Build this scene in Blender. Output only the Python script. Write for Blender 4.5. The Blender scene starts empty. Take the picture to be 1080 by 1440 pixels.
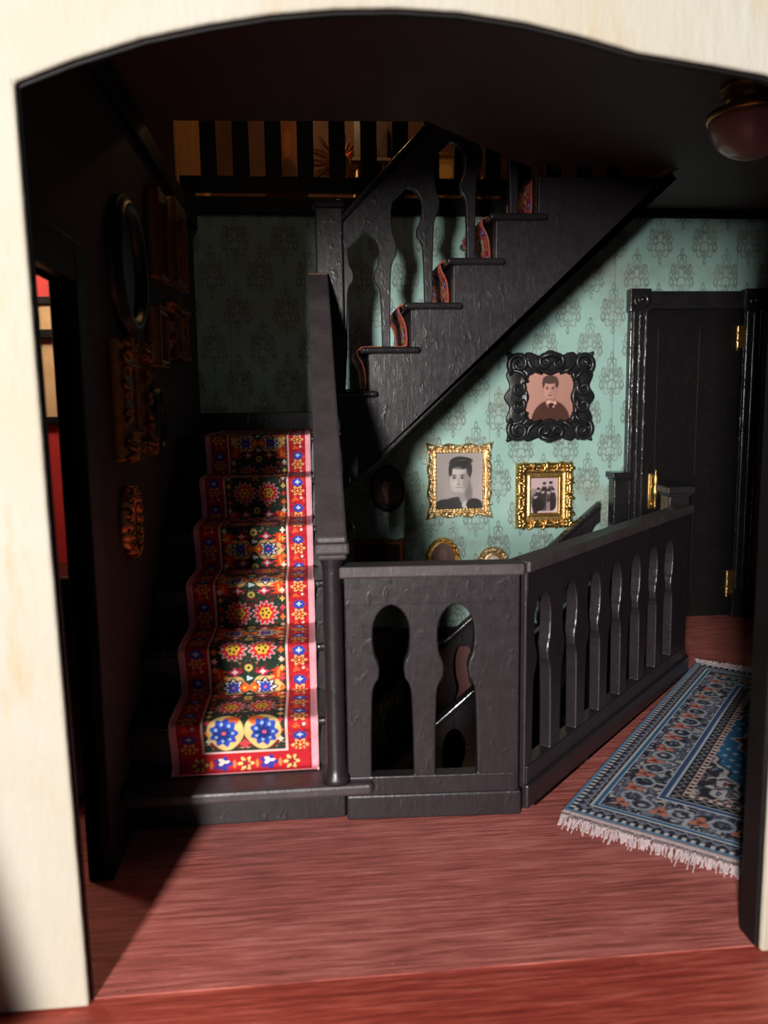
import bpy, bmesh, math, random
import numpy as np
from mathutils import Matrix, Vector
random.seed(4); RNG = np.random.RandomState(7)
PI = math.pi
scn = bpy.context.scene
COL = scn.collection

# ------------------------------------------------------------------ camera, world, light, exposure
def make_camera():
    cd = bpy.data.cameras.new('camera'); co = bpy.data.objects.new('camera', cd); COL.objects.link(co)
    right = Vector((0.99541, -0.09481, -0.01363)); down = Vector((-0.02679, -0.13128, -0.99098))
    fwd = Vector((0.09208, 0.98681, -0.13309))
    right.normalize(); fwd = (fwd - right * fwd.dot(right)).normalized(); up = right.cross(fwd).normalized()
    m = Matrix((right, up, -fwd)).transposed().to_4x4(); m.translation = Vector((0, 0, 1.5))
    co.matrix_world = m
    cd.sensor_fit = 'VERTICAL'; cd.sensor_height = 34.6; cd.lens = 1110 / 1440 * 34.6
    cd.clip_start = 0.05
    cd.dof.use_dof = True; cd.dof.focus_distance = 4.0; cd.dof.aperture_fstop = 1.7
    scn.camera = co
make_camera()
W = bpy.data.worlds.new('world'); scn.world = W; W.use_nodes = True
W.node_tree.nodes['Background'].inputs[0].default_value = (0.62, 0.66, 0.75, 1)
W.node_tree.nodes['Background'].inputs[1].default_value = 0.04
ld = bpy.data.lights.new('window_daylight', 'AREA'); ld.shape = 'RECTANGLE'; ld.size = 0.5; ld.size_y = 1.6
ld.energy = 900; ld.color = (1.0, 0.965, 0.92)
lo = bpy.data.objects.new('window_daylight', ld); COL.objects.link(lo); lo.location = (-1.92, -3.9, 2.2)
lo.rotation_euler = (Vector((0.8, 3.5, 1.2)) - Vector(lo.location)).to_track_quat('-Z', 'Y').to_euler()
scn.view_settings.view_transform = 'Standard'; scn.view_settings.look = 'None'
scn.view_settings.gamma = 1.0; scn.view_settings.use_curve_mapping = False; scn.view_settings.exposure = 0.0

# ------------------------------------------------------------------ helpers
def lin(r, g, b):
    f = lambda c: (c / 255 / 12.92) if c / 255 <= 0.04045 else ((c / 255 + 0.055) / 1.055) ** 2.4
    return (f(r), f(g), f(b))
class X:                                              # tiny node-expression language
    nt = None
    def __init__(s, sock): s.s = sock
    @staticmethod
    def op(o, *a):
        n = X.nt.nodes.new('ShaderNodeMath'); n.operation = o
        for i, v in enumerate(a):
            if isinstance(v, X): X.nt.links.new(v.s, n.inputs[i])
            else: n.inputs[i].default_value = v
        return X(n.outputs[0])
    def __add__(a, b): return X.op('ADD', a, b)
    def __radd__(a, b): return X.op('ADD', b, a)
    def __sub__(a, b): return X.op('SUBTRACT', a, b)
    def __rsub__(a, b): return X.op('SUBTRACT', b, a)
    def __mul__(a, b): return X.op('MULTIPLY', a, b)
    def __rmul__(a, b): return X.op('MULTIPLY', b, a)
    def __truediv__(a, b): return X.op('DIVIDE', a, b)
def xabs(a): return X.op('ABSOLUTE', a)
def xsin(a): return X.op('SINE', a)
def xsq(a): return X.op('SQRT', a)
def lt(a, t, w):                                      # soft a < t
    r = (t - a) / w + 0.5; n = r.s.node; n.use_clamp = True; return r
def mx(a, b): return X.op('MAXIMUM', a, b)
def mn(a, b): return X.op('MINIMUM', a, b)

MATS = {}
def base_mat(name, rough=0.5, metal=0.0, spec=0.5):
    m = bpy.data.materials.new(name); m.use_nodes = True; nt = m.node_tree
    b = nt.nodes['Principled BSDF']
    b.inputs['Roughness'].default_value = rough; b.inputs['Metallic'].default_value = metal
    b.inputs['Specular IOR Level'].default_value = spec
    MATS[name] = m
    return m, nt, b
def coords(nt, scale=(1, 1, 1), kind='Object'):
    tc = nt.nodes.new('ShaderNodeTexCoord'); mp = nt.nodes.new('ShaderNodeMapping')
    mp.inputs['Scale'].default_value = scale; nt.links.new(tc.outputs[kind], mp.inputs[0]); return mp.outputs[0]
def noise(nt, vec, scale, detail=4, rough=0.6, dist=0.0):
    n = nt.nodes.new('ShaderNodeTexNoise'); nt.links.new(vec, n.inputs['Vector'])
    n.inputs['Scale'].default_value = scale; n.inputs['Detail'].default_value = detail
    n.inputs['Roughness'].default_value = rough; n.inputs['Distortion'].default_value = dist
    return n.outputs['Fac']
def ramp(nt, fac, stops):
    r = nt.nodes.new('ShaderNodeValToRGB'); nt.links.new(fac, r.inputs[0]); e = r.color_ramp.elements
    while len(e) < len(stops): e.new(0.5)
    for i, (p, c) in enumerate(stops): e[i].position = p; e[i].color = (*c, 1)
    return r.outputs[0]
def mixc(nt, fac, a, b, mode='MIX'):
    n = nt.nodes.new('ShaderNodeMix'); n.data_type = 'RGBA'; n.blend_type = mode
    for sock, v in ((n.inputs[0], fac), (n.inputs[6], a), (n.inputs[7], b)):
        if hasattr(v, 'is_output'): nt.links.new(v, sock)
        elif isinstance(v, (int, float)): sock.default_value = v
        else: sock.default_value = (*v, 1)
    return n.outputs[2]
def bump(nt, b, h, strength, dist=0.01):
    n = nt.nodes.new('ShaderNodeBump'); nt.links.new(h, n.inputs['Height'])
    n.inputs['Strength'].default_value = strength; n.inputs['Distance'].default_value = dist
    nt.links.new(n.outputs[0], b.inputs['Normal'])
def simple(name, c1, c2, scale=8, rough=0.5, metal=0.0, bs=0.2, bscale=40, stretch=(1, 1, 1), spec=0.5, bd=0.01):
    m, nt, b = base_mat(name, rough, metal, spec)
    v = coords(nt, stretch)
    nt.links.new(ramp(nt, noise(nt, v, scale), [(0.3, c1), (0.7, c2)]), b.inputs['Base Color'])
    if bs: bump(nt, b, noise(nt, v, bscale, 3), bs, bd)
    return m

def black_paint(name, c1, c2, rough, bs, bscale, dusty=0.0):
    m, nt, b = base_mat(name, rough, 0, 0.22 if 'matte' in name else 0.5)
    v = coords(nt)
    col = ramp(nt, noise(nt, v, 9, 5), [(0.3, c1), (0.72, c2)])
    nt.links.new(col, b.inputs['Base Color'])
    n1 = noise(nt, v, bscale, 3, 0.55); n2 = noise(nt, coords(nt, (1, 1, 0.25)), bscale * 0.45, 2, 0.5)
    X.nt = nt
    n3 = ramp(nt, noise(nt, coords(nt, (1, 1, .6)), 26, 2, .5, .4), [(0.62, (0, 0, 0)), (0.72, (1, 1, 1))])
    n4 = ramp(nt, noise(nt, coords(nt, (5, 5, .5)), 16, 3, .6), [(0.60, (0, 0, 0)), (0.66, (1, 1, 1))])
    bump(nt, b, (X(n1) * 0.6 + X(n2) + X(n3) * 1.6 + X(n4) * 0.7).s, bs, 0.012)
    nt.links.new(ramp(nt, noise(nt, v, 30, 4), [(0.35, (rough * .9,) * 3), (0.7, (rough * 1.12,) * 3)]), b.inputs['Roughness'])
black_paint('black_wood', (0.0155, 0.0118, 0.0145), (0.0215, 0.0168, 0.0200), 0.36, 0.10, 45)
black_paint('black_gloss', (0.012, 0.011, 0.012), (0.022, 0.020, 0.021), 0.22, 0.12, 70)
black_paint('black_matte', (0.0045, 0.004, 0.004), (0.0065, 0.0055, 0.0055), 0.5, 0.06, 40)
black_paint('rail_wood', (0.042, 0.032, 0.035), (0.070, 0.054, 0.058), 0.48, 0.1, 70)
black_paint('black_resin', (0.012, 0.012, 0.013), (0.02, 0.02, 0.021), 0.34, 0.12, 30)
simple('ceiling_paint', (0.10, 0.058, 0.062), (0.13, 0.076, 0.078), 3, 0.55, bs=0.08)
simple('plum_shade_paper', (0.030, 0.021, 0.024), (0.046, 0.031, 0.034), 5, 0.75, bs=0.1)  # wall's shade and red bounce are put into this colour
simple('lower_paper', (0.10, 0.035, 0.033), (0.14, 0.05, 0.045), 5, 0.7, bs=0.1)
simple('lower_teal', (0.12, 0.17, 0.155), (0.16, 0.21, 0.19), 5, 0.8, bs=0.1)
simple('gold', (0.62, 0.36, 0.10), (0.88, 0.60, 0.24), 30, 0.33, 1.0, bs=0.25, bscale=90)
simple('pale_gold', (0.72, 0.50, 0.24), (0.95, 0.74, 0.46), 30, 0.36, 1.0, bs=0.25, bscale=90)
simple('dull_gold', (0.30, 0.13, 0.035), (0.46, 0.22, 0.06), 20, 0.42, 0.8, bs=0.3, bscale=60)  # darker, browner gold
simple('copper', (0.45, 0.17, 0.07), (0.65, 0.30, 0.12), 20, 0.3, 1.0, bs=0.2)
simple('brass', (0.36, 0.19, 0.05), (0.55, 0.32, 0.10), 25, 0.35, 1.0, bs=0.2)
simple('red_wall', (0.62, 0.035, 0.04), (0.74, 0.05, 0.055), 4, 0.6, bs=0.1)
simple('parchment', (0.62, 0.40, 0.20), (0.85, 0.62, 0.36), 6, 0.7, bs=0.05)
simple('brown_paper', (0.09, 0.032, 0.018), (0.14, 0.055, 0.03), 4, 0.7, bs=0.05)
simple('orange_door', (0.60, 0.28, 0.11), (0.75, 0.38, 0.16), 5, 0.5, bs=0.1, stretch=(4, 1, .4))
simple('cotton', (0.62, 0.47, 0.49), (0.78, 0.63, 0.64), 60, 0.85, bs=0.4, bscale=300)
simple('pink_binding', (0.62, 0.30, 0.34), (0.75, 0.42, 0.45), 60, 0.85, bs=0.4, bscale=300)
simple('carpet_back', (0.30, 0.05, 0.03), (0.44, 0.09, 0.045), 60, 0.85, bs=0.3, bscale=200)
simple('brown_wood', (0.10, 0.055, 0.03), (0.17, 0.10, 0.06), 6, 0.55, bs=0.2, stretch=(1, 1, .2))
simple('cream_mat', (0.55, 0.45, 0.36), (0.65, 0.55, 0.45), 20, 0.7, bs=0)
simple('dark_print', (0.03, 0.018, 0.014), (0.10, 0.06, 0.045), 12, 0.35, bs=0)
simple('mirror_glass', (0.05, 0.04, 0.04), (0.08, 0.06, 0.06), 3, 0.12, 0.6, bs=0)

def cream_wall():
    m, nt, b = base_mat('cream_paint', 0.7, 0, 0.3); v = coords(nt)
    c = ramp(nt, noise(nt, v, 2.2, 4), [(0.3, (0.40, 0.36, 0.28)), (0.7, (0.43, 0.405, 0.355))])
    st = ramp(nt, noise(nt, coords(nt, (5, 5, 1.2)), 1.6, 5, .65), [(0.55, (0, 0, 0)), (0.8, (1, 1, 1))])
    c = mixc(nt, st, c, (0.40, 0.30, 0.165)); nt.links.new(c, b.inputs['Base Color'])
    bump(nt, b, noise(nt, coords(nt, (1, 1, .3)), 30, 4), 0.25, 0.02)
cream_wall()

def floor_wood(name, dark, mid, light):
    m, nt, b = base_mat(name, 0.42, 0, 0.5)
    g = noise(nt, coords(nt, (0.55, 9.0, 1)), 6.5, 6, 0.62, 0.35)
    g2 = noise(nt, coords(nt, (1.4, 45.0, 1)), 5.0, 4, 0.6, 0.2)
    big = noise(nt, coords(nt, (1, 1.4, 1)), 1.6, 3)
    X.nt = nt
    f = X(g) * 0.55 + X(g2) * 0.35 + X(big) * 0.2 - 0.05
    c = ramp(nt, f.s, [(0.40, dark), (0.5, mid), (0.61, light)])
    bits = ramp(nt, noise(nt, coords(nt, (2, 26, 1)), 9.0, 3, .55), [(0.68, (0, 0, 0)), (0.74, (1, 1, 1))])
    c = mixc(nt, bits, c, (light[0] * 1.5, light[1] * 1.9, light[2] * 1.7))
    nt.links.new(c, b.inputs['Base Color'])
    bump(nt, b, f.s, 0.35, 0.02)
    nt.links.new(ramp(nt, g2, [(0.3, (.34,) * 3), (0.7, (.5,) * 3)]), b.inputs['Roughness'])
floor_wood('floor_wood', (0.25, 0.062, 0.050), (0.45, 0.120, 0.100), (0.62, 0.22, 0.185))
floor_wood('front_wood', (0.22, 0.028, 0.018), (0.36, 0.052, 0.034), (0.52, 0.12, 0.085))

def damask():
    m, nt, b = base_mat('damask_paper', 0.62, 0, 0.35)
    tc = nt.nodes.new('ShaderNodeTexCoord'); sp = nt.nodes.new('ShaderNodeSeparateXYZ')
    nt.links.new(tc.outputs['Object'], sp.inputs[0]); X.nt = nt
    x, z = X(sp.outputs[0]), X(sp.outputs[2])
    def motif(ox, oz):
        PW, PH = 0.308, 0.447
        a = xabs(X.op('WRAP', x + ox, PW / 2, -PW / 2)); c = X.op('WRAP', z + oz, PH / 2, -PH / 2)
        lw = 0.0036
        def ring(cx, cz, rx, rz, n=0, amp=0.0, w=lw):
            da = (a - cx) / rx; db = (c - cz) / rz; r = xsq(da * da + db * db)
            if n: r = r + amp * X.op('COSINE', X.op('ARCTAN2', db, da) * float(n))
            return lt(xabs(r - 1.0), w / min(rx, rz), 0.35 * w / min(rx, rz))
        o = ring(0, -0.038, 0.082, 0.088, 9, 0.10)
        o = mx(o, ring(0, -0.042, 0.055, 0.062, 7, 0.13))
        o = mx(o, ring(0, -0.060, 0.030, 0.034, 5, 0.12))
        o = mx(o, ring(0, -0.088, 0.010, 0.010))
        o = mx(o, ring(0.030, -0.020, 0.013, 0.026))
        o = mx(o, ring(0.058, 0.018, 0.012, 0.030, 0, 0, 0.0042))
        o = mx(o, ring(0.070, -0.060, 0.011, 0.026, 0, 0, 0.0042))
        o = mx(o, ring(0, 0.070, 0.030, 0.050, 5, 0.14))
        o = mx(o, ring(0, 0.062, 0.014, 0.030))
        o = mx(o, ring(0, 0.128, 0.010, 0.024))
        o = mx(o, ring(0.026, 0.015, 0.012, 0.022))
        o = mx(o, ring(0, -0.148, 0.008, 0.020))
        sh = xsq(xsq((a / 0.083) * (a / 0.083) * ((a / 0.083) * (a / 0.083)) + ((c + 0.03) / 0.105) * ((c + 0.03) / 0.105) * (((c + 0.03) / 0.105) * ((c + 0.03) / 0.105))))
        return o, lt(sh, 0.95, 0.2)
    o1, e1 = motif(-0.03, -0.117); o2, e2 = motif(0.124, 0.1065)
    line = mx(o1, o2); fill = mx(e1, e2)
    v = coords(nt)
    wear = ramp(nt, noise(nt, v, 14, 4), [(0.3, (.45,) * 3), (0.62, (1,) * 3)])
    ground = ramp(nt, noise(nt, v, 3.5, 5), [(0.3, (0.34, 0.555, 0.50)), (0.7, (0.41, 0.625, 0.57))])
    c = mixc(nt, (fill * 0.30).s, ground, (0.40, 0.475, 0.43))
    c = mixc(nt, (line * 0.66 * X(wear)).s, c, (0.115, 0.125, 0.11))
    stain = ramp(nt, noise(nt, coords(nt, (1, 1, 1.6)), 1.15, 5, .7), [(0.51, (0, 0, 0)), (0.70, (1, 1, 1))])
    c = mixc(nt, (X(stain) * 0.6).s, c, (0.30, 0.27, 0.18))
    seam = lt(xabs(X.op('WRAP', x - 1.20, 0.42, -0.42)), 0.0035, 0.003)
    c = mixc(nt, (seam * 0.5).s, c, (0.15, 0.19, 0.17))
    nt.links.new(c, b.inputs['Base Color'])
    bump(nt, b, noise(nt, v, 35, 4), 0.12, 0.02)
damask()
def stained_paper():
    m, nt, b = base_mat('stained_paper', 0.7, 0, 0.3); v = coords(nt, (1, 3, .35))
    c = ramp(nt, noise(nt, v, 5, 5), [(0.3, (0.16, 0.11, 0.085)), (0.55, (0.30, 0.22, 0.17)), (0.75, (0.24, 0.25, 0.19))])
    nt.links.new(c, b.inputs['Base Color']); bump(nt, b, noise(nt, v, 20, 4), .2)
stained_paper()
def print_mat(name, rough, bs=0.0):
    m, nt, b = base_mat(name, rough, 0, 0.4)
    at = nt.nodes.new('ShaderNodeAttribute'); at.attribute_name = 'print'
    nt.links.new(at.outputs['Color'], b.inputs['Base Color'])
    if bs: bump(nt, b, noise(nt, coords(nt), 260, 2), bs, 0.004)
print_mat('woven_print', 0.85, 0.5); print_mat('photo_print', 0.35)
def frosted():
    m, nt, b = base_mat('frosted_glass', 0.35, 0, 0.5)
    nt.links.new(ramp(nt, noise(nt, coords(nt), 4), [(0.3, (0.62, 0.40, 0.36)), (0.7, (0.70, 0.47, 0.42))]), b.inputs['Base Color'])
    b.inputs['Subsurface Weight'].default_value = 0.2; b.inputs['Coat Weight'].default_value = 0.4
frosted()
def glow(name, col, s):
    m, nt, b = base_mat(name, 0.5); b.inputs['Base Color'].default_value = (*col, 1)
    b.inputs['Emission Color'].default_value = (*col, 1); b.inputs['Emission Strength'].default_value = s
glow('lamp_glow', (1.0, 0.62, 0.28), 3.0)

def root_loc(o):
    v = Vector((0, 0, 0))
    while o: v += Vector(o.location); o = o.parent
    return v
def link(name, me, mat, parent=None, bevel=0.0, smooth=False, seg=2):
    o = bpy.data.objects.new(name, me); COL.objects.link(o)
    if mat: me.materials.append(MATS[mat])
    if parent: o.parent = parent
    if smooth: me.polygons.foreach_set('use_smooth', [True] * len(me.polygons))
    if bevel:
        b = o.modifiers.new('edge', 'BEVEL'); b.width = bevel; b.segments = seg; b.limit_method = 'ANGLE'; b.angle_limit = 0.6
    return o
class MB:
    def __init__(s): s.v = []; s.f = []
    def box(s, x0, x1, y0, y1, z0, z1):
        i = len(s.v)
        s.v += [(x0, y0, z0), (x1, y0, z0), (x1, y1, z0), (x0, y1, z0), (x0, y0, z1), (x1, y0, z1), (x1, y1, z1), (x0, y1, z1)]
        s.f += [tuple(i + k for k in q) for q in ((3, 2, 1, 0), (4, 5, 6, 7), (0, 1, 5, 4), (1, 2, 6, 5), (2, 3, 7, 6), (3, 0, 4, 7))]
        return s
    def prism(s, pts, d):                              # 3-D polygon extruded by vector d
        i = len(s.v); n = len(pts); d = Vector(d)
        s.v += [tuple(p) for p in pts] + [tuple(Vector(p) + d) for p in pts]
        s.f += [tuple(range(i + n - 1, i - 1, -1)), tuple(range(i + n, i + 2 * n))]
        s.f += [(i + k, i + (k + 1) % n, i + n + (k + 1) % n, i + n + k) for k in range(n)]
        return s
    def lathe(s, prof, c, n=20, axis='Z'):             # prof: (r, h)
        i = len(s.v)
        for r, h in prof:
            for k in range(n):
                a = 2 * PI * k / n; p, q = r * math.cos(a), r * math.sin(a)
                s.v.append((c[0] + p, c[1] + q, c[2] + h) if axis == 'Z' else (c[0] + p, c[1] - h, c[2] + q) if axis == 'Y' else (c[0] + h, c[1] + p, c[2] + q))
        for j in range(len(prof) - 1):
            for k in range(n):
                s.f.append((i + j * n + k, i + j * n + (k + 1) % n, i + (j + 1) * n + (k + 1) % n, i + (j + 1) * n + k))
        s.f.append(tuple(i + k for k in range(n - 1, -1, -1))); m = i + (len(prof) - 1) * n
        s.f.append(tuple(m + k for k in range(n)))
        return s
    def tube(s, path, r, n=8):
        i = len(s.v); P = [Vector(p) for p in path]; rr = r if hasattr(r, '__len__') else [r] * len(P)
        ref = None
        for j, p in enumerate(P):
            t = (P[min(j + 1, len(P) - 1)] - P[max(j - 1, 0)]).normalized()
            if ref is None: ref = t.orthogonal().normalized()
            u = (ref - t * ref.dot(t)).normalized(); ref = u; w = t.cross(u)
            for k in range(n):
                a = 2 * PI * k / n; s.v.append(tuple(p + (u * math.cos(a) + w * math.sin(a)) * rr[j]))
        for j in range(len(P) - 1):
            for k in range(n):
                s.f.append((i + j * n + k, i + j * n + (k + 1) % n, i + (j + 1) * n + (k + 1) % n, i + (j + 1) * n + k))
        s.f.append(tuple(i + k for k in range(n - 1, -1, -1))); m = i + (len(P) - 1) * n
        s.f.append(tuple(m + k for k in range(n)))
        return s
    def build(s, name, mat, parent=None, bevel=0.0, smooth=False, local=False):
        off = Vector((0, 0, 0)) if local else root_loc(parent)
        me = bpy.data.meshes.new(name)
        me.from_pydata([tuple(Vector(p) - off) for p in s.v], [], s.f)
        bm = bmesh.new(); bm.from_mesh(me); bmesh.ops.recalc_face_normals(bm, faces=bm.faces); bm.to_mesh(me); bm.free()
        return link(name, me, mat, parent, bevel, smooth)
def box(name, mat, parent, x0, x1, y0, y1, z0, z1, bevel=0.0, local=False):
    return MB().box(x0, x1, y0, y1, z0, z1).build(name, mat, parent, bevel, local=local)
def tag(o, label, cat, group=None):
    o['label'] = label; o['category'] = cat
    if group: o['group'] = group
    return o
def thing(name, loc, label, cat, group=None, rotz=0.0):
    o = bpy.data.objects.new(name, None); COL.objects.link(o); o.location = loc; o.rotation_euler = (0, 0, rotz)
    o.empty_display_size = 0.05
    return tag(o, label, cat, group)
def struct(o, label):
    o['kind'] = 'structure'; o['label'] = label; return o
def grid_print(name, mat, parent, pos, cols, nu, nv):  # pos, cols: (nv, nu, 3)
    off = np.array(root_loc(parent)) if parent else np.zeros(3)
    co = (pos.reshape(-1, 3) - off)
    me = bpy.data.meshes.new(name)
    idx = np.arange(nu * nv).reshape(nv, nu)
    q = np.stack([idx[:-1, :-1], idx[:-1, 1:], idx[1:, 1:], idx[1:, :-1]], -1).reshape(-1, 4)
    me.vertices.add(len(co)); me.vertices.foreach_set('co', co.astype(np.float32).ravel())
    me.loops.add(q.size); me.loops.foreach_set('vertex_index', q.astype(np.int32).ravel())
    me.polygons.add(len(q)); me.polygons.foreach_set('loop_start', np.arange(0, q.size, 4, dtype=np.int32))
    me.polygons.foreach_set('loop_total', np.full(len(q), 4, dtype=np.int32))
    me.update(calc_edges=True)
    at = me.color_attributes.new('print', 'FLOAT_COLOR', 'POINT')
    c4 = np.concatenate([cols.reshape(-1, 3), np.ones((len(co), 1))], 1)
    at.data.foreach_set('color', c4.astype(np.float32).ravel())
    return link(name, me, mat, parent, smooth=True)
def C(r, g, b): return np.array(lin(r, g, b))
def put(img, mask, col):
    m = np.clip(mask, 0, 1)[..., None]; img[:] = img * (1 - m) + np.array(col) * m
def ell(u, v, cu, cv, ru, rv, soft=0.12):
    r = np.sqrt(((u - cu) / ru) ** 2 + ((v - cv) / rv) ** 2); return np.clip((1 - r) / soft + 0.5, 0, 1)

# ------------------------------------------------------------------ the setting
XL, XR, YB, YF = -0.69, 3.10, 5.20, 1.88               # inner faces of the walls; YF front face of the arch wall
ZC = 2.75
# floor with the stair well left open
fl = MB()
for pts in ([(XL - .3, 1.91), (XR + .2, 1.91), (XR + .2, 2.70), (XL - .3, 2.70)],
            [(0.78, 2.70), (XR + .2, 2.70), (XR + .2, YB + .1), (2.06, YB + .1), (2.06, 4.06)],
            [(XL - .3, 2.70), (0.78, 2.70), (0.82, 2.74), (0.12, 2.78), (0.12, 3.1), (XL - .3, 3.1)]):
    fl.prism([(x, y, -0.10) for x, y in pts], (0, 0, 0.10))
struct(fl.build('floor', 'floor_wood'), 'red stained wooden floor boards with fine cross grain')
struct(box('trim_1', 'front_wood', None, -3.2, 3.4, 1.0, 1.91, -0.10, -0.002), 'brighter red wooden threshold strip in front of the arch')

# front wall with segmental arch
ARCH = [(-0.615, 2.206), (-0.49, 2.255), (-0.337, 2.304), (-0.199, 2.335), (-0.059, 2.360), (0.082, 2.375), (0.224, 2.381),
        (0.369, 2.377), (0.516, 2.360), (0.649, 2.334), (0.785, 2.302), (0.94, 2.283), (1.094, 2.262), (1.19, 2.235)]
JL, JR = -0.592, 1.198
m = MB()
pts = [(-3.3, 0)] + [(JL, 0)] + [(JL - .015, 1.2)] + ARCH + [(JR, 2.1), (JR, 0), (3.4, 0), (3.4, 4.4), (-3.3, 4.4)]
m.prism([(x, YF, z) for x, z in pts], (0, 0.02, 0))
wf = struct(m.build('wall_front', 'cream_paint', bevel=0.008), 'cream painted plaster wall with a wide segmental arch')
m = MB()
pts2 = [(-3.3, 0)] + [(JL + .004, 0)] + [(JL - .011, 1.2)] + [(x * .995 + .002, z - .006) for x, z in ARCH] + [(JR - .004, 2.1), (JR - .004, 0), (3.4, 0), (3.4, 4.4), (-3.3, 4.4)]
m.prism([(x, YF + .02, z) for x, z in pts2], (0, 0.02, 0))
m.build('arch_lining', 'black_matte', wf, bevel=0.004)
box('jamb_post', 'black_matte', wf, JR - .008, JR + .05, YF + .022, 1.985, 0, 2.2, 0.006)

# left wall with a doorway into the red room
wl = MB()
DY0, DY1, DZ = 1.92, 2.43, 1.87
wl.box(XL - .04, XL, DY1 + .0, YB + .1, -.1, ZC); wl.box(XL - .04, XL, 1.92, DY1, DZ, ZC)
wl = struct(wl.build('wall_left', 'plum_shade_paper'), 'papered wall with shade and red bounce in its dark plum colour, beside the runner-covered stairs')
box('door_casing', 'black_matte', wl, XL - .05, XL + .03, DY1 - .0, DY1 + .13, 0, DZ + .12, 0.006)
box('door_casing', 'black_matte', wl, XL - .05, XL + .03, 1.92, DY1, DZ, DZ + .12, 0.006)
box('picture_rail', 'black_matte', wl, XL, XL + .035, DY1 + .1, YB, 2.60, 2.70, 0.008)
box('baseboard', 'black_matte', wl, XL, XL + .03, DY1 + .12, 2.75, 0, .18, 0.006)
wb = struct(box('wall_back', 'damask_paper', None, XL, XR, YB, YB + .08, -0.02, 2.74), 'teal damask wallpaper wall behind the stairs')
box('cornice', 'black_matte', wb, XL, XR, YB - .035, YB, 2.695, 2.80, 0.006)
box('baseboard', 'black_wood', wb, XL, 0.12, YB - .03, YB, 1.352, 1.47, 0.006)
box('baseboard', 'black_wood', wb, 0.12, 2.13, YB - .03, YB, -.14, -.004, 0.006)
wr = struct(box('wall_right', 'stained_paper', None, XR, XR + .08, 1.98, YB + .08, -.1, ZC), 'brown stained wall at the side of the black door')
box('baseboard', 'black_wood', wr, XR - .035, XR, 2.0, YB - .03, 0, .17, 0.008)
# ceiling slab with stair opening
ce = MB()
for pts in ([(XL - .1, 1.92), (XR + .1, 1.92), (XR + .1, 3.67), (0.56, 3.67), (XL - .1, 3.73)],
            [(0.56, 3.67), (XR + .1, 3.67), (XR + .1, 4.29), (1.185, 4.29)],
            [(2.03, 4.29), (XR + .1, 4.29), (XR + .1, YB + .08), (2.03, YB + .08)]):
    ce.prism([(x, y, ZC) for x, y in pts], (0, 0, 0.05))
struct(ce.build('ceiling', 'ceiling_paint'), 'dark red-brown painted ceiling cut open over the stairs')

# upstairs room behind the gallery
up = MB(); up.box(XL - .6, XR + .1, YB + .0, 6.7, 2.74, 2.795)
struct(up.build('floor_upper', 'brown_wood'), 'upstairs hall floor behind the gallery railing')
up = MB(); up.box(XL - .6, XR + .1, 6.6, 6.7, 2.795, 4.4)
uw = struct(up.build('wall_upper_back', 'brown_paper'), 'warm brown upstairs wall seen between the gallery bars')
up = MB(); up.box(XL - .7, XL - .6, 1.92, 6.7, 2.80, 4.4); up.box(XR + .1, XR + .2, 1.92, 6.7, 2.80, 4.4)
up.box(XL - .6, XL - .1, 5.28, 5.34, 2.80, 4.4)
struct(up.build('wall_upper_side', 'brown_paper'), 'side walls of the upstairs hall')
struct(box('ceiling_upper', 'ceiling_paint', None, -3.3, XR + .2, 1.92, 6.7, 4.4, 4.5), 'ceiling of the upstairs hall')
# lower storey
lw = MB(); lw.box(XL - .1, XR + .1, YB, YB + .08, -2.6, -.02); 
lwb = struct(lw.build('wall_lower_back', 'lower_paper'), 'dark red wall of the storey below, seen down the stair well')
lw = MB(); lw.box(XL - .1, XL, 2.0, YB, -2.6, -.1); lw.box(XR, XR + .1, 2.0, YB, -2.6, -.1); lw.box(XL - .1, XR + .1, 1.93, 2.0, -2.6, -.1)
struct(lw.build('wall_lower_side', 'lower_paper'), 'side walls of the storey below')
struct(box('floor_lower', 'floor_wood', None, XL - .1, XR + .1, 1.93, YB + .08, -2.7, -2.6), 'red floor of the storey below')
box('chair_rail', 'black_wood', lwb, XL, 2.0, YB - .03, YB, -1.3, -1.2, 0.005)
box('wall_panel', 'lower_teal', lwb, 0.16, .60, YB - .012, YB, -1.2, -.5, 0.004)

# red room
rr = MB(); rr.box(-2.6, XL - .04, 3.4, 3.48, -.1, ZC); rr.box(-2.68, -2.6, 1.92, 3.48, -.1, ZC)
rw = struct(rr.build('wall_red_room', 'red_wall'), 'bright red wall seen through the dark doorway')
box('picture_rail', 'black_matte', rw, -2.6, XL - .04, 3.375, 3.4, 1.925, 1.955, 0.004)
box('chair_rail', 'black_matte', rw, -2.6, XL - .04, 3.375, 3.4, 1.445, 1.475, 0.004)
box('frieze_panel', 'parchment', rw, -2.6, XL - .04, 3.39, 3.4, 1.475, 1.925)
box('frieze_rail', 'black_matte', rw, -2.6, XL - .04, 3.36, 3.4, 1.79, 1.825, 0.004)
struct(box('floor_red_room', 'front_wood', None, -2.68, XL - .3, 1.93, 3.48, -.1, 0), 'floor of the red side room')
struct(box('ceiling_red_room', 'ceiling_paint', None, -2.68, XL - .1, 1.92, 3.48, ZC, ZC + .05), 'ceiling of the red side room')

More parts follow.
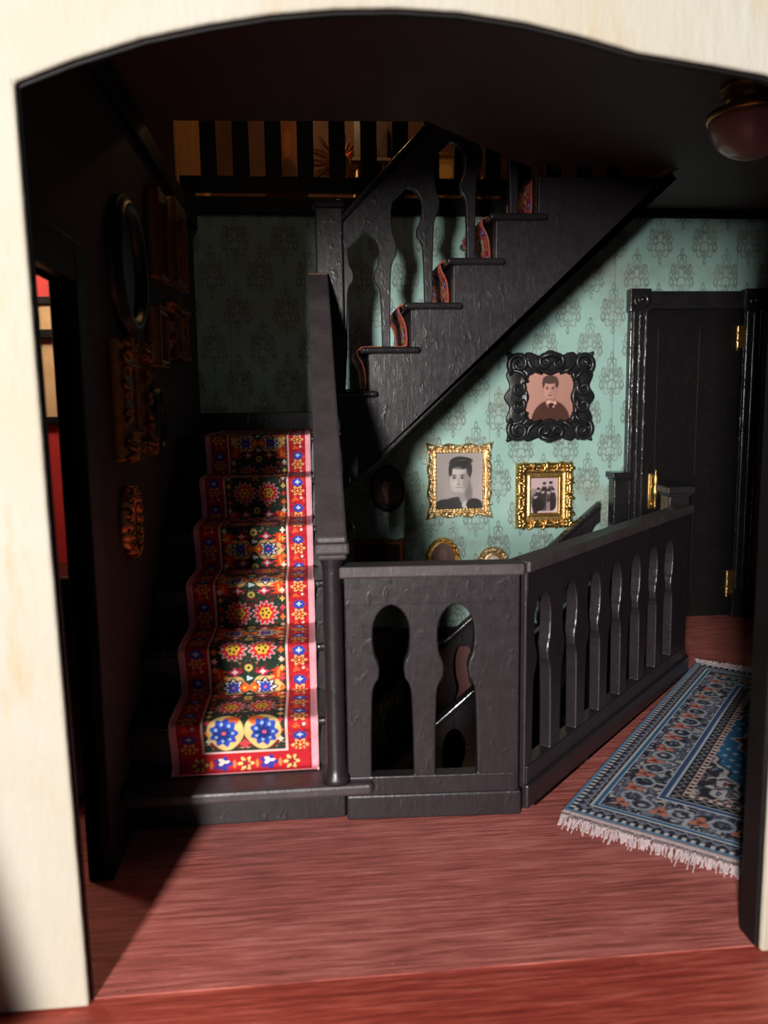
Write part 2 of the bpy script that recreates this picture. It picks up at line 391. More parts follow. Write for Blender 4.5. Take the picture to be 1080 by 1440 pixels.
# ------------------------------------------------------------------ door
d1 = bpy.data.objects.new('door_1', None); COL.objects.link(d1); d1.location = (2.6, YB, 0)
struct(d1, 'black panelled door with gold hinges and handle on the teal wall')
DX0, DX1, DT = 2.255, 2.905, 2.11
box('door_leaf', 'black_matte', d1, DX0, DX1, YB - .045, YB - .005, 0.01, DT, 0.005)
for z0, z1 in ((0.18, 0.85), (1.0, 1.98)):
    for x0, x1 in ((DX0 + .07, 2.55), (2.61, DX1 - .07)):
        m = MB(); m.box(x0, x1, YB - .049, YB - .045, z0, z1)
        m.build('door_panel', 'black_matte', d1, 0.002)
def casing(x0, x1):
    m = MB(); m.box(x0, x1, YB - .06, YB, 0, DT)
    w = x1 - x0
    for k in range(3):
        c = x0 + w * (k + .5) / 3; m.tube([(c, YB - .06, 0.2), (c, YB - .06, DT - .01)], w * .12, 6)
    m.build('casing', 'black_gloss', d1, 0.004)
casing(2.13, DX0); casing(DX1 + .01, 3.055)
box('head_casing', 'black_gloss', d1, 2.25, 2.92, YB - .06, YB, DT, 2.225, 0.006)
box('plinth_block', 'black_gloss', d1, 2.12, 2.26, YB - .075, YB, 0, .19, 0.006)
box('plinth_block', 'black_gloss', d1, 2.91, 3.06, YB - .075, YB, 0, .19, 0.006)
for x0, x1 in ((2.118, 2.262), (2.908, 3.065)):
    b_ = box('corner_block', 'black_gloss', d1, x0, x1, YB - .075, YB, DT - .02, 2.24, 0.006)
    MB().lathe([(0.058, 0), (0.058, .012), (.045, .022), (.036, .012), (.02, .012), (.012, .03), (0.002, .034)], ((x0 + x1) / 2, YB - .075, (DT + 2.22) / 2), 20, 'Y').build('rosette', 'black_gloss', b_, smooth=True)
for z0, z1 in ((1.85, 2.0), (.165, .335)):
    m = MB(); m.box(2.86, 2.925, YB - .066, YB - .056, z0, z1)
    for k in range(3):
        a = z0 + (z1 - z0) * k / 3; m.tube([(2.868, YB - .07, a + .004), (2.868, YB - .07, a + (z1 - z0) / 3 - .004)], .012, 10)
    m.lathe([(.002, -.022), (.009, -.014), (.005, -.002), (.011, 0)], (2.868, YB - .07, z0 + .002), 10)
    m.build('hinge', 'gold', d1, 0.002)
h = MB()                                                # ornate upright gold handle
h.box(2.285, 2.345, YB - .058, YB - .045, .78, 1.02)
h.lathe([(.012, 0), (.018, .03), (.014, .07), (.026, .10), (.030, .14), (.020, .165), (.026, .19), (.024, .22), (.010, .25), (.014, .265), (.004, .28)], (2.315, YB - .10, .78), 14)
h.tube([(2.315, YB - .05, .93), (2.315, YB - .10, .93)], .012, 8); h.tube([(2.315, YB - .05, .81), (2.315, YB - .10, .81)], .010, 8)
h.build('handle', 'gold', d1, 0.003, smooth=True)

# ------------------------------------------------------------------ fretwork boards
PROF = [(0, 1.0), (.22, .985), (.44, .93), (.50, .90), (.54, .80), (.575, .62), (.62, .56), (.665, .60), (.70, .74), (.73, .80), (.80, .86),
        (.86, .85), (.905, .78), (.945, .63), (.972, .46), (.988, .29), (.996, .15), (1.0, 0.0)]
def hw(t):
    for (a, p), (b, q) in zip(PROF, PROF[1:]):
        if t <= b: return p + (q - p) * (t - a) / (b - a)
    return 0.0
TS = [0, .12, .25, .38, .46, .51, .545, .575, .60, .625, .65, .675, .70, .73, .765, .80, .835, .865, .895, .92, .945, .96, .972, .98, .988, .993, .997, 1.0]
def board_pts(ul, ur, zb, zt, openL, openR):
    """outline (u, z) of one sawn board; openL/openR = (z0, z1, halfwidth) of the opening whose apex lies on that edge"""
    zbl, zbr = zb if hasattr(zb, '__len__') else (zb, zb); ztl, ztr = zt if hasattr(zt, '__len__') else (zt, zt)
    P = []
    def side(u, op, sgn, a, b):
        if not op: return [(u, a), (u, b)]
        z0, z1, w = op; L = []
        L.append((u, a)) if z0 > a + 1e-4 else None
        for t in TS: L.append((u + sgn * w * hw(t), z0 + (z1 - z0) * t))
        L.append((u, b)); return L
    R = side(ur, openR, -1, zbr, ztr); Lf = side(ul, openL, 1, zbl, ztl)
    return R + Lf[::-1]
def board(name, mat, parent, pts, org, dr, th, bevel=0.006):
    d = Vector(dr).normalized(); n = Vector((d.y, -d.x, 0)); o = Vector(org)
    P = [o + d * u + Vector((0, 0, z)) + n * (th / 2) for u, z in pts]
    return MB().prism(P, -n * th).build(name, mat, parent, bevel)
def bar(name, mat, parent, org, dr, u0, u1, z0, z1, n0, n1, bevel=0.008):
    d = Vector(dr).normalized(); n = Vector((d.y, -d.x, 0)); o = Vector(org)
    P = [o + d * u + n * nn for u, nn in ((u0, n0), (u1, n0), (u1, n1), (u0, n1))]
    return MB().prism([(p.x, p.y, z0) for p in P], (0, 0, z1 - z0)).build(name, mat, parent, bevel)

# railing around the well: front run and slanting side run
wrl = thing('well_railing', (0.75, 2.74, 0), 'black fretwork railing turning a corner around the open stair well', 'railing')
A0 = Vector((0.105, 2.745, 0)); A1 = Vector((0.735, 2.712, 0)); dA = (A1 - A0); LA = dA.length
OPW = 0.077
op = (.165, .80, OPW)
board('end_stile', 'black_wood', wrl, board_pts(.005, .170, .09, .905, None, op), A0, dA, .05)
board('baluster', 'black_wood', wrl, board_pts(.170, .402, .09, .905, op, op), A0, dA, .05)
board('corner_stile', 'black_wood', wrl, board_pts(.402, LA, .09, .905, op, None), A0, dA, .05)
bar('base_rail', 'black_wood', wrl, A0, dA, 0, .64, 0, .095, -.045, .035)
bar('bottom_rail', 'black_wood', wrl, A0, dA, .01, LA - .01, .09, .163, -.028, .0285, 0.005)
bar('handrail', 'rail_wood', wrl, A0, dA, -.012, .645, .902, .945, -.05, .045)
bar('top_rail', 'black_wood', wrl, A0, dA, .006, LA - .004, .803, .904, -.0262, .0262, 0.002)
B0 = A0 + dA + Vector((0.012, 0.022, 0)); B1 = Vector((2.035, 4.095, 0)); dB = B1 - B0; LB = dB.length
cs = [.135 + .236 * k for k in range(7)]
board('corner_stile', 'black_wood', wrl, board_pts(.0, cs[0], .09, .905, None, op), B0, dB, .05)
for k in range(6):
    board('baluster', 'black_wood', wrl, board_pts(cs[k], cs[k + 1], .09, .905, op, op), B0, dB, .05)
board('end_stile', 'black_wood', wrl, board_pts(cs[6], LB, .09, .905, op, None), B0, dB, .05)
bar('base_rail', 'black_wood', wrl, B0, dB, 0, LB + .03, 0, .095, -.045, .04)
bar('bottom_rail', 'black_wood', wrl, B0, dB, .01, LB - .01, .09, .163, -.028, .0285, 0.005)
bar('handrail', 'rail_wood', wrl, B0, dB, -.012, LB + .01, .902, .945, -.05, .045)
bar('top_rail', 'black_wood', wrl, B0, dB, .006, LB - .004, .803, .904, -.0262, .0262, 0.002)
def newel(name, parent, x, y, z0, z1, w, mat='black_gloss'):
    n = box(name, mat, parent, x - w / 2, x + w / 2, y - w / 2, y + w / 2, z0, z1 - .05, 0.008)
    m = MB(); m.box(x - w * .68, x + w * .68, y - w * .68, y + w * .68, z1 - .04, z1); m.box(x - w * .58, x + w * .58, y - w * .58, y + w * .58, z1 - .055, z1 - .04)
    m.build('newel_cap', mat, n, 0.01)
    return n
newel('newel_post', wrl, 2.0, 4.155, 0, 1.045, .115)

# ------------------------------------------------------------------ stairs 1: the straight flight with the runner
RISE, GO, Y1, Z0 = 0.2, 0.276, 2.86, 0.15
SXL, SXR = XL + .004, 0.155
st = thing('staircase', (-0.25, 2.75, 0), 'black wooden stairs rising straight back under the red runner', 'staircase')
m = MB(); m.prism([(XL, 2.735, 0), (0.10, 2.735, 0), (0.10, Y1 + .05, 0), (XL, Y1 + .05, 0)], (0, 0, .115)); m.build('base_step', 'black_wood', st, 0.006)
m = MB(); m.prism([(XL, 2.68, .108), (0.185, 2.68, .108), (0.200, 2.69, .108), (0.200, 2.712, .108), (0.10, 2.718, .108), (0.10, Y1 + .05, .108), (XL, Y1 + .05, .108)], (0, 0, .042))
m.build('base_nosing', 'rail_wood', st, 0.014, False)
for k in range(6):
    y = Y1 + GO * k; z = Z0 + RISE * k
    box('riser', 'black_wood', st, SXL, SXR - .02, y, y + .02, z - .02, z + RISE - .03, 0.003)
    y2 = Y1 + GO * (k + 1) + .02 if k < 5 else YB
    tr = MB(); tr.box(SXL, SXR + .045 if k < 5 else SXR + .03, y - .032, y2, z + RISE - .034, z + RISE)
    o = tr.build('tread' if k < 5 else 'landing_board', 'black_gloss', st, 0.014); o.modifiers[0].segments = 3
m = MB()
for xa in (SXR - .06,):
    P = [(xa, Y1 + .02, .0)]
    for k in range(6): P += [(xa, Y1 + GO * k + .02, Z0 + RISE * k), (xa, Y1 + GO * k + .02, Z0 + RISE * (k + 1) - .034)]
    P += [(xa, 4.27, 1.31), (xa, 4.27, .95), (xa, 3.35, .0)]
    m.prism(P, (.04, 0, 0))
m.build('stringer', 'black_wood', st, 0.004)
# railing of that flight
r1 = thing('stair_railing', (0.064, 2.71, 0.15), 'steep black handrail with a slim newel climbing beside the red runner', 'railing')
nx, ny = 0.068, 2.725
m = MB(); m.lathe([(.050, 0), (.050, .02), (.041, .035), (.036, .06), (.0345, .40), (.0335, .78), (.036, .80), (.044, .825), (.046, .845)], (nx, ny, .15), 20)
np_ = m.build('newel_post', 'black_wood', r1, smooth=True)
m = MB(); m.box(nx - .057, nx + .06, ny - .06, ny + .06, .995, 1.035); m.box(nx - .05, nx + .052, ny - .052, ny + .052, .975, .995)
m.build('newel_cap', 'rail_wood', np_, 0.012)
HS = (2.165 - 1.02) / (4.275 - 2.70)
def hz(y): return 1.02 + HS * (y - 2.70)
m = MB(); m.prism([(nx - .052, 2.70, hz(2.70) - .03), (nx - .052, 4.275, hz(4.275) - .03), (nx - .052, 4.275, hz(4.275) + .03), (nx - .052, 2.70, hz(2.70) + .03)], (.106, 0, 0))
m.build('handrail', 'rail_wood', r1, 0.010)
box('handrail_end', 'brown_wood', r1, nx - .05, nx + .052, 4.262, 4.29, hz(4.27) - .05, hz(4.27) + .034, 0.008)
for k in range(5):
    yc = Y1 + GO * k + .13; zb = Z0 + RISE * (k + 1)
    pts = board_pts(yc - GO / 2, yc + GO / 2, zb, (hz(yc - GO / 2) - .02, hz(yc + GO / 2) - .02), (zb, zb + .52, .09), (zb, zb + .60, .09))
    board('baluster', 'black_wood', r1, pts, (nx, 0, 0), (0, 1, 0), .04, 0.005)

# runner
def smooth_path(P, n=3):
    P = [np.array(p, float) for p in P]
    for _ in range(n):
        Q = [P[0]]
        for a, b in zip(P, P[1:]): Q += [a * .75 + b * .25, a * .25 + b * .75]
        Q.append(P[-1]); P = Q
    return np.array(P)
def resample(P, ds):
    s = np.concatenate([[0], np.cumsum(np.linalg.norm(np.diff(P, axis=0), axis=1))]); n = int(s[-1] / ds) + 1
    t = np.linspace(0, s[-1], n); return np.stack([np.interp(t, s, P[:, i]) for i in range(P.shape[1])], 1), t
def star(u, v, cu, cv, ru, rv, n, amp, soft=.12, ph=0.0):
    a = np.arctan2((v - cv) / rv, (u - cu) / ru); r = np.sqrt(((u - cu) / ru) ** 2 + ((v - cv) / rv) ** 2)
    return np.clip((1 + amp * np.cos(n * a + ph) - r) / soft + .5, 0, 1)
def hash_noise(U, V, sc, seed):
    r = np.random.RandomState(seed); T = r.rand(64, 64)
    x, y = U * sc, V * sc; i, j = np.floor(x).astype(int), np.floor(y).astype(int); fx, fy = x - i, y - j
    g = lambda a, b: T[a % 64, b % 64]
    return (g(i, j) * (1 - fx) + g(i + 1, j) * fx) * (1 - fy) + (g(i, j + 1) * (1 - fx) + g(i + 1, j + 1) * fx) * fy
def runner_cols(u, s, A):
    """u across 0..0.54 m, s along"""
    img = np.zeros(u.shape + (3,)); img[:] = C(26, 52, 40)
    P = 0.352 * A / 0.44; c0 = 0.10 + A; mid = 0.27
    red, pink, cream, blue, orange, white = C(186, 26, 38), C(232, 160, 172), C(228, 188, 118), C(38, 66, 168), C(232, 92, 28), C(236, 222, 214)
    n = int((s.max() - c0) / P) + 2
    du = np.abs(u - mid)
    FU, FS, FI = u, s, img; srow = s[:, 0]
    def window(lo, hi):
        i, j = np.searchsorted(srow, lo), np.searchsorted(srow, hi); return FU[i:j], FS[i:j], FI[i:j]
    for k in range(-1, n):
        c = c0 + k * P; u, s, img = window(max(c - P * .42, .30), c + P * .72)
        if not len(s): continue
        sel = 1.0
        for sg in (-1, 1):
            # red rosettes half way
            cu, cv = mid + sg * .058, c + P / 2
            put(img, star(u, s, cu, cv, .050, .052, 13, .16) * sel, C(226, 170, 170)); put(img, star(u, s, cu, cv, .043, .045, 13, .20) * sel, C(196, 24, 40))
            put(img, star(u, s, cu, cv, .026, .027, 6, .12) * sel, C(226, 176, 60))
            for a in range(5):
                put(img, ell(u, s, cu + .014 * math.cos(a * 1.257), cv + .014 * math.sin(a * 1.257), .0055, .0055, .4) * sel, C(70, 24, 20))
            # cream medallions
            cu = mid + sg * .070; cv = c
            put(img, star(u, s, cu, cv, .066, .050, 6, .07, .07, 0 if sg > 0 else PI * 0) * sel, cream)
            put(img, star(u, s, cu - sg * .006, cv, .047, .038, 8, .13) * sel, C(30, 30, 30)); put(img, star(u, s, cu - sg * .006, cv, .036, .029, 8, .30) * sel, white)
            put(img, star(u, s, cu - sg * .006, cv, .026, .023, 8, .22) * sel, blue); put(img, ell(u, s, cu - sg * .006, cv, .006, .006, .4) * sel, C(220, 90, 120))
            put(img, star(u, s, mid + sg * .019, cv, .018, .021, 4, .22) * sel, orange); put(img, ell(u, s, mid + sg * .020, cv, .007, .006, .4) * sel, C(250, 190, 70))
            for sv in (-1, 1):
                put(img, star(u, s, mid + sg * .056, c + sv * .068, .021, .017, 4, .30) * sel, C(205, 44, 80))
                put(img, star(u, s, mid + sg * .056, c + sv * .068, .010, .008, 4, .40) * sel, white)
                fu = mid + sg * (.118 + .10 * (np.abs(s - c) - .05)); put(img, np.clip((.020 - np.abs(u - fu) * (1 + .4 * np.sin(s * 330))) / .006 + .5, 0, 1) * np.clip((.026 - np.abs(np.abs(s - c) - .058)) / .005 + .5, 0, 1) * sel, C(226, 62, 26))
                put(img, np.clip((.005 - np.abs(u - fu)) / .003 + .5, 0, 1) * np.clip((.018 - np.abs(np.abs(s - c) - .058)) / .005 + .5, 0, 1) * sel, C(250, 150, 60))
        for sv in (-1, 1):
            put(img, ell(u, s, mid, c + sv * .088, .016, .017, .3) * sel, C(214, 190, 96)); put(img, ell(u, s, mid, c + sv * .088, .006, .007, .4) * sel, C(60, 40, 30))
            put(img, star(u, s, mid, c + sv * .040, .012, .009, 3, .3) * sel, C(190, 214, 216))
    u, s, img = FU, FS, FI
    g = (np.abs(img - C(26, 52, 40)).sum(-1) < .004) & (s > .11)
    n1 = hash_noise(np.abs(u - .27) + 2, s, 85, 21); n2 = hash_noise(np.abs(u - .27) + 1, s, 120, 22)
    put(img, g * np.clip((n1 - .66) / .06, 0, 1) * .9, C(120, 26, 34)); put(img, g * np.clip((n2 - .80) / .05, 0, 1) * .8, C(206, 150, 110)); put(img, g * np.clip((.16 - n2) / .05, 0, 1) * .8, C(20, 34, 34))
    # small vine along the field edge
    for k in range(int(FS.max() / .044) + 1):
        cv = .15 + k * .044; u, s, img = window(cv - .03, cv + .03)
        colr = [C(230, 214, 190), C(230, 110, 40), C(210, 60, 80), C(226, 180, 90)][k % 4]
        for uu in (.137, .403): put(img, star(u, s, uu, cv, .010, .012, 4, .25) * (s > .115), colr)
    # blue pair at the foot
    u, s, img = window(0, .4)
    for sg in (-1, 1):
        cu, cv = mid + sg * .068, .195
        put(img, star(u, s, cu, cv, .066, .085, 4, .03, .07) * (s < .30), C(232, 196, 124)); put(img, ell(u, s, cu - sg * .022, cv + .052, .030, .026, .2), C(226, 100, 40))
        put(img, star(u, s, cu + sg * .006, cv - .006, .048, .060, 9, .12), C(40, 74, 176)); put(img, star(u, s, cu + sg * .006, cv - .006, .028, .036, 8, .4), C(22, 44, 120))
        for a in range(7): put(img, ell(u, s, cu + sg * .006 + .032 * math.cos(a * .9), cv - .006 + .040 * math.sin(a * .9), .006, .007, .4), C(150, 180, 226))
        put(img, ell(u, s, cu + sg * .006, cv - .006, .008, .008, .4), C(230, 90, 110))
    put(img, star(u, s, mid, .135, .016, .016, 4, .3), C(220, 60, 70))
    # borders
    u, s, img = FU, FS, FI
    bd = ((u < .112) | (u > .428) | (s < .098)).astype(float); put(img, bd, red)
    n3 = hash_noise(np.abs(u - .27), s, 95, 31); put(img, bd * np.clip((n3 - .70) / .08, 0, 1) * .7, C(110, 18, 30)); put(img, bd * np.clip((.22 - n3) / .06, 0, 1) * .6, C(222, 90, 50))
    for k in range(int(FS.max() / .046) + 1):
        cv = .025 + k * .046; u, s, img = window(cv - .04, cv + .04)
        for uu in (.066, .474):
            if k % 3 == 0:
                put(img, star(u, s, uu, cv, .026, .021, 7, .14), blue); put(img, star(u, s, uu, cv + .002, .010, .009, 4, .3), C(190, 208, 236))
            elif k % 3 == 1:
                put(img, star(u, s, uu - .012, cv, .013, .010, 3, .3, ph=1), C(236, 96, 46)); put(img, ell(u, s, uu + .016, cv + .006, .006, .006, .4), white)
            else:
                put(img, star(u, s, uu, cv, .026, .023, 6, .30), C(226, 188, 116)); put(img, star(u, s, uu, cv, .017, .015, 6, .35), red); put(img, ell(u, s, uu, cv, .006, .006, .4), C(240, 200, 80))
    u, s, img = window(-1, .15)
    put(img, (s < .098).astype(float) * ((u > .03) & (u < .51)), red)
    for j, uu in enumerate((.10, .185, .27, .355, .44)):
        if j % 2: put(img, star(u, s, uu, .052, .030, .026, 5, .22), C(60, 50, 150)); put(img, star(u, s, uu, .060, .018, .012, 3, .4), white)
        else: put(img, star(u, s, uu, .050, .024, .024, 6, .34), C(222, 196, 120)); put(img, star(u, s, uu, .050, .014, .014, 5, .34), C(150, 26, 40))
    for uu in (.142, .228, .312, .398): put(img, ell(u, s, uu, .05, .006, .016, .3), C(236, 130, 70))
    u, s, img = FU, FS, FI
    ln = (((np.abs(u - .1155) < .0045) | (np.abs(u - .4245) < .0045)) & (s > .094)) | ((np.abs(s - .0985) < .0045) & (u > .112) & (u < .428))
    put(img, ln.astype(float), C(240, 190, 186))
    put(img, ((u < .024) | (u > .516) | (s < .010)).astype(float), pink)
    nz = RNG.rand(*u.shape) * .16 + .92
    return img * nz[..., None]
def runner_profile_front():
    P = [(Y1 - .045, Z0 + .006), (Y1 - .012, Z0 + .007), (Y1 - .006, Z0 + .03)]
    for k in range(6):
        y = Y1 + GO * k; z = Z0 + RISE * (k + 1)
        P += [(y - .008, z - RISE + .03), (y - .016, z - .09), (y - .044, z - .035), (y - .046, z + .006), (y + .0, z + .009)]
        if k < 5: P += [(y + .12, z + .008), (y + GO - .03, z + .008), (y + GO - .008, z + .008)]
    P += [(YB - .06, Z0 + RISE * 6 + .008), (YB - .05, Z0 + RISE * 6 + .008)]
    return P
path, ss = resample(smooth_path(runner_profile_front()), .0042)
RXL, RW, NU = -0.537, 0.54, 170
def runner(name, path, ss, to3, parent_loc, label, A, NU, group=None):
    t = thing(name, parent_loc, label, 'carpet', group)
    uu = np.linspace(0, RW, NU); U, S = np.meshgrid(uu, ss)
    cols = runner_cols(U, S, A)
    pos = np.stack([np.stack(to3(u, path[:, 0], path[:, 1]), -1) for u in uu], 1)
    grid_print('pile', 'woven_print', t, pos, cols, NU, len(ss))
    for e in (0, NU - 1):
        MB().tube([tuple(p) for p in pos[::4, e]], .005, 6).build('binding', 'pink_binding' if NU > 100 else 'carpet_back', t, smooth=True)
    return t
runner('stair_runner', path, ss, lambda u, a, b: (RXL + u + 0 * a, a, b), (-0.27, 2.83, 0.15), 'red and green floral runner carpet flowing down the straight stairs', .452, NU)

# ------------------------------------------------------------------ stairs 2: upper flight along the back wall
UR, UX, UY, UZ = 0.2325, 0.10, 4.335, 1.35
s2 = thing('staircase', (0.7, 4.75, 1.35), 'dark flight rising above the portraits, with a deep black side board', 'staircase')
stp = []
for k in range(6): stp += [(UX + UR * k, UZ + UR * k), (UX + UR * k, UZ + UR * (k + 1) - .034)]
stp += [(2.02, UZ + UR * 6 - .034), (2.0, 2.735), (1.944, 2.663), (1.357, 2.13), (.869, 1.655), (.393, 1.205), (.171, 1.03), (0.10, .96)]
MB().prism([(x, UY, z) for x, z in stp], (0, .045, 0)).build('stringer', 'black_wood', s2, 0.006)
MB().prism([(x, YB - .045, z) for x, z in stp], (0, .04, 0)).build('wall_stringer', 'black_wood', s2, 0.006)
sof = [(2.02, 2.71), (1.944, 2.69), (.171, 1.06), (.12, 1.0), (.12, 1.03), (.171, 1.09), (1.944, 2.72)]
MB().prism([(x, UY + .045, z) for x, z in sof], (0, YB - UY - .09, 0)).build('soffit', 'black_matte', s2)
for k in range(5):
    x = UX + UR * k; z = UZ + UR * (k + 1)
    box('riser', 'black_wood', s2, x, x + .018, UY + .045, YB - .045, z - UR, z - .034, 0.003)
    o = box('tread', 'black_gloss', s2, x - .042, x + UR + .045, UY - .045, YB - .04, z - .034, z, 0.015); o.modifiers[0].segments = 3
box('riser', 'black_wood', s2, UX + UR * 5, UX + UR * 5 + .018, UY + .045, YB - .045, 2.51, 2.745, 0.003)
r2 = thing('stair_railing', (0.2, 4.36, 1.59), 'black fretwork banister with a sloping handrail on the upper flight', 'railing')
RY = UY + .024
MB().prism([(0.062, RY - .05, 1.36), (0.205, RY - .05, 1.36), (0.205, RY - .05, 2.535), (0.062, RY - .05, 2.535)], (0, .10, 0)).build('newel_post', 'black_wood', r2, 0.008)
m = MB(); m.box(0.05, .217, RY - .062, RY + .062, 2.535, 2.575); m.build('newel_cap', 'black_gloss', r2, 0.014)
def uz(x): return 2.475 + 1.03 * (x - .20)
oc = [.315 + UR * k for k in range(6)]
def uop(k): zt = UZ + UR * (k + 2); return (zt + .0, zt + .60, .095)
board('end_stile', 'black_wood', r2, board_pts(.205, oc[0], (UZ + UR, UZ + 2 * UR), (uz(.205) - .01, uz(oc[0]) - .01), None, uop(0)), (0, RY, 0), (1, 0, 0), .05)
for k in range(5):
    zb = UZ + UR * (k + 2)
    pts = board_pts(oc[k], oc[k + 1], (zb, zb + (UR if k > 9 else 0)), (uz(oc[k]) - .01, uz(oc[k + 1]) - .01), uop(k), (max(uop(k + 1)[0] - UR, zb), uop(k + 1)[1], .095))
    board('baluster', 'black_wood', r2, pts, (0, RY, 0), (1, 0, 0), .05)
m = MB(); m.prism([(.185, RY - .05, uz(.185) - .02), (1.55, RY - .05, uz(1.55) - .02), (1.55, RY - .05, uz(1.55) + .025), (.185, RY - .05, uz(.185) + .025)], (0, .10, 0))
m.build('handrail', 'black_gloss', r2, 0.012)
la = lambda x: UZ + UR * 2 + .603 + (x - oc[0])
MB().prism([(.206, RY - .0262, la(.206)), (1.5, RY - .0262, la(1.5)), (1.5, RY - .0262, uz(1.5) - .01), (.206, RY - .0262, uz(.206) - .01)], (0, .0524, 0)).build('top_rail', 'black_wood', r2, 0.002)
P = [(UX - .085, UZ + .008), (UX - .05, UZ + .008), (UX - .008, UZ + .012)]
for k in range(5):
    x = UX + UR * k; z = UZ + UR * (k + 1)
    P += [(x - .008, z - UR + .03), (x - .018, z - .09), (x - .050, z - .05), (x - .062, z + .002), (x - .01, z + .010), (x + .1, z + .008), (x + UR - .02, z + .008), (x + UR - .008, z + .02)]
P += [(UX + UR * 5 - .01, UZ + UR * 6 - .03)]
path2, ss2 = resample(smooth_path(P), .009)
ss2 = ss2 + .4
runner('stair_runner', path2, ss2, lambda u, a, b: (a, UY + .10 + u + 0 * a, b), (0.5, 4.7, 1.36), 'patterned red runner edge showing between the upper banisters', .43, 70)

# ------------------------------------------------------------------ stairs 3: descending flight
DR, DG, DX = 0.2, 0.232, 1.98
s3 = thing('staircase', (1.4, 4.7, -1.0), 'shadowy flight going down along the wall inside the railed well', 'staircase')
for k in range(9):
    x = DX - DG * k; z = -DR * (k + 1)
    o = box('tread', 'black_gloss', s3, x - DG - .03, x, 4.20, YB - .03, z - .034, z, 0.012)
    box('riser', 'black_wood', s3, x - .02, x, 4.20, YB - .03, z, z + DR - (.034 if k else .005), 0.003)
stp = [(2.0, -.03), (2.0, -.45), (DX - DG * 9, -DR * 9 - .45), (DX - DG * 9, -DR * 9 - .03)]
MB().prism([(x, 4.16, z) for x, z in stp], (0, .04, 0)).build('stringer', 'black_wood', s3, 0.005)
def down_rail(y, x0, zt, label, xnew, with_newel):
    t = thing('stair_railing', (xnew, y, 0), label, 'railing')
    sl = DR / DG
    zz = lambda x: zt - sl * (x0 - x)
    MB().prism([(x0, y - .035, zz(x0) - .03), (x0, y - .035, zz(x0) + .02), (-.05, y - .035, zz(-.05) + .02), (-.05, y - .035, zz(-.05) - .03)], (0, .07, 0)).build('handrail', 'black_gloss', t, 0.01)
    for k in range(8):
        xa, xb = x0 - DG * (k + 1), x0 - DG * k; zb = -DR * (k + 1) + (0 if k else .02)
        pts = board_pts(xa, xb, zb - (.03 if y < 4.5 else -.002), (zz(xa) - .02, zz(xb) - .02), (zb + .08, zz(xa) - .12, .075), (zb + .08, zz(xb) - .12, .075))
        board('baluster', 'black_wood', t, pts, (0, y, 0), (1, 0, 0), .035, 0.004)
    if with_newel: newel('newel_post', t, xnew, y, 0, 1.045, .10)
down_rail(4.235, 1.935, .80, 'lower handrail slanting down behind the fretwork railing', 1.935, False)
down_rail(5.08, 1.92, .83, 'black newel and handrail descending against the teal wall by the door', 2.05, True)

# ------------------------------------------------------------------ gallery railing upstairs
gr = thing('gallery_railing', (0.4, 5.33, 2.795), 'black upright-bar gallery railing of the floor above', 'railing')
box('bottom_rail', 'black_matte', gr, XL - .08, 2.0, 5.30, 5.36, 2.865, 2.958, 0.005)
for k in range(14):
    x = -0.585 + .203 * k
    box('baluster', 'black_matte', gr, x - .052, x + .052, 5.31, 5.35, 2.955, 3.70, 0.006)
box('handrail', 'black_matte', gr, XL - .08, 2.3, 5.29, 5.37, 3.70, 3.76, 0.01)
for x in (-.72, .62, 2.0): box('rail_foot', 'black_matte', gr, x - .04, x + .04, 5.30, 5.36, 2.79, 2.87, 0.004)

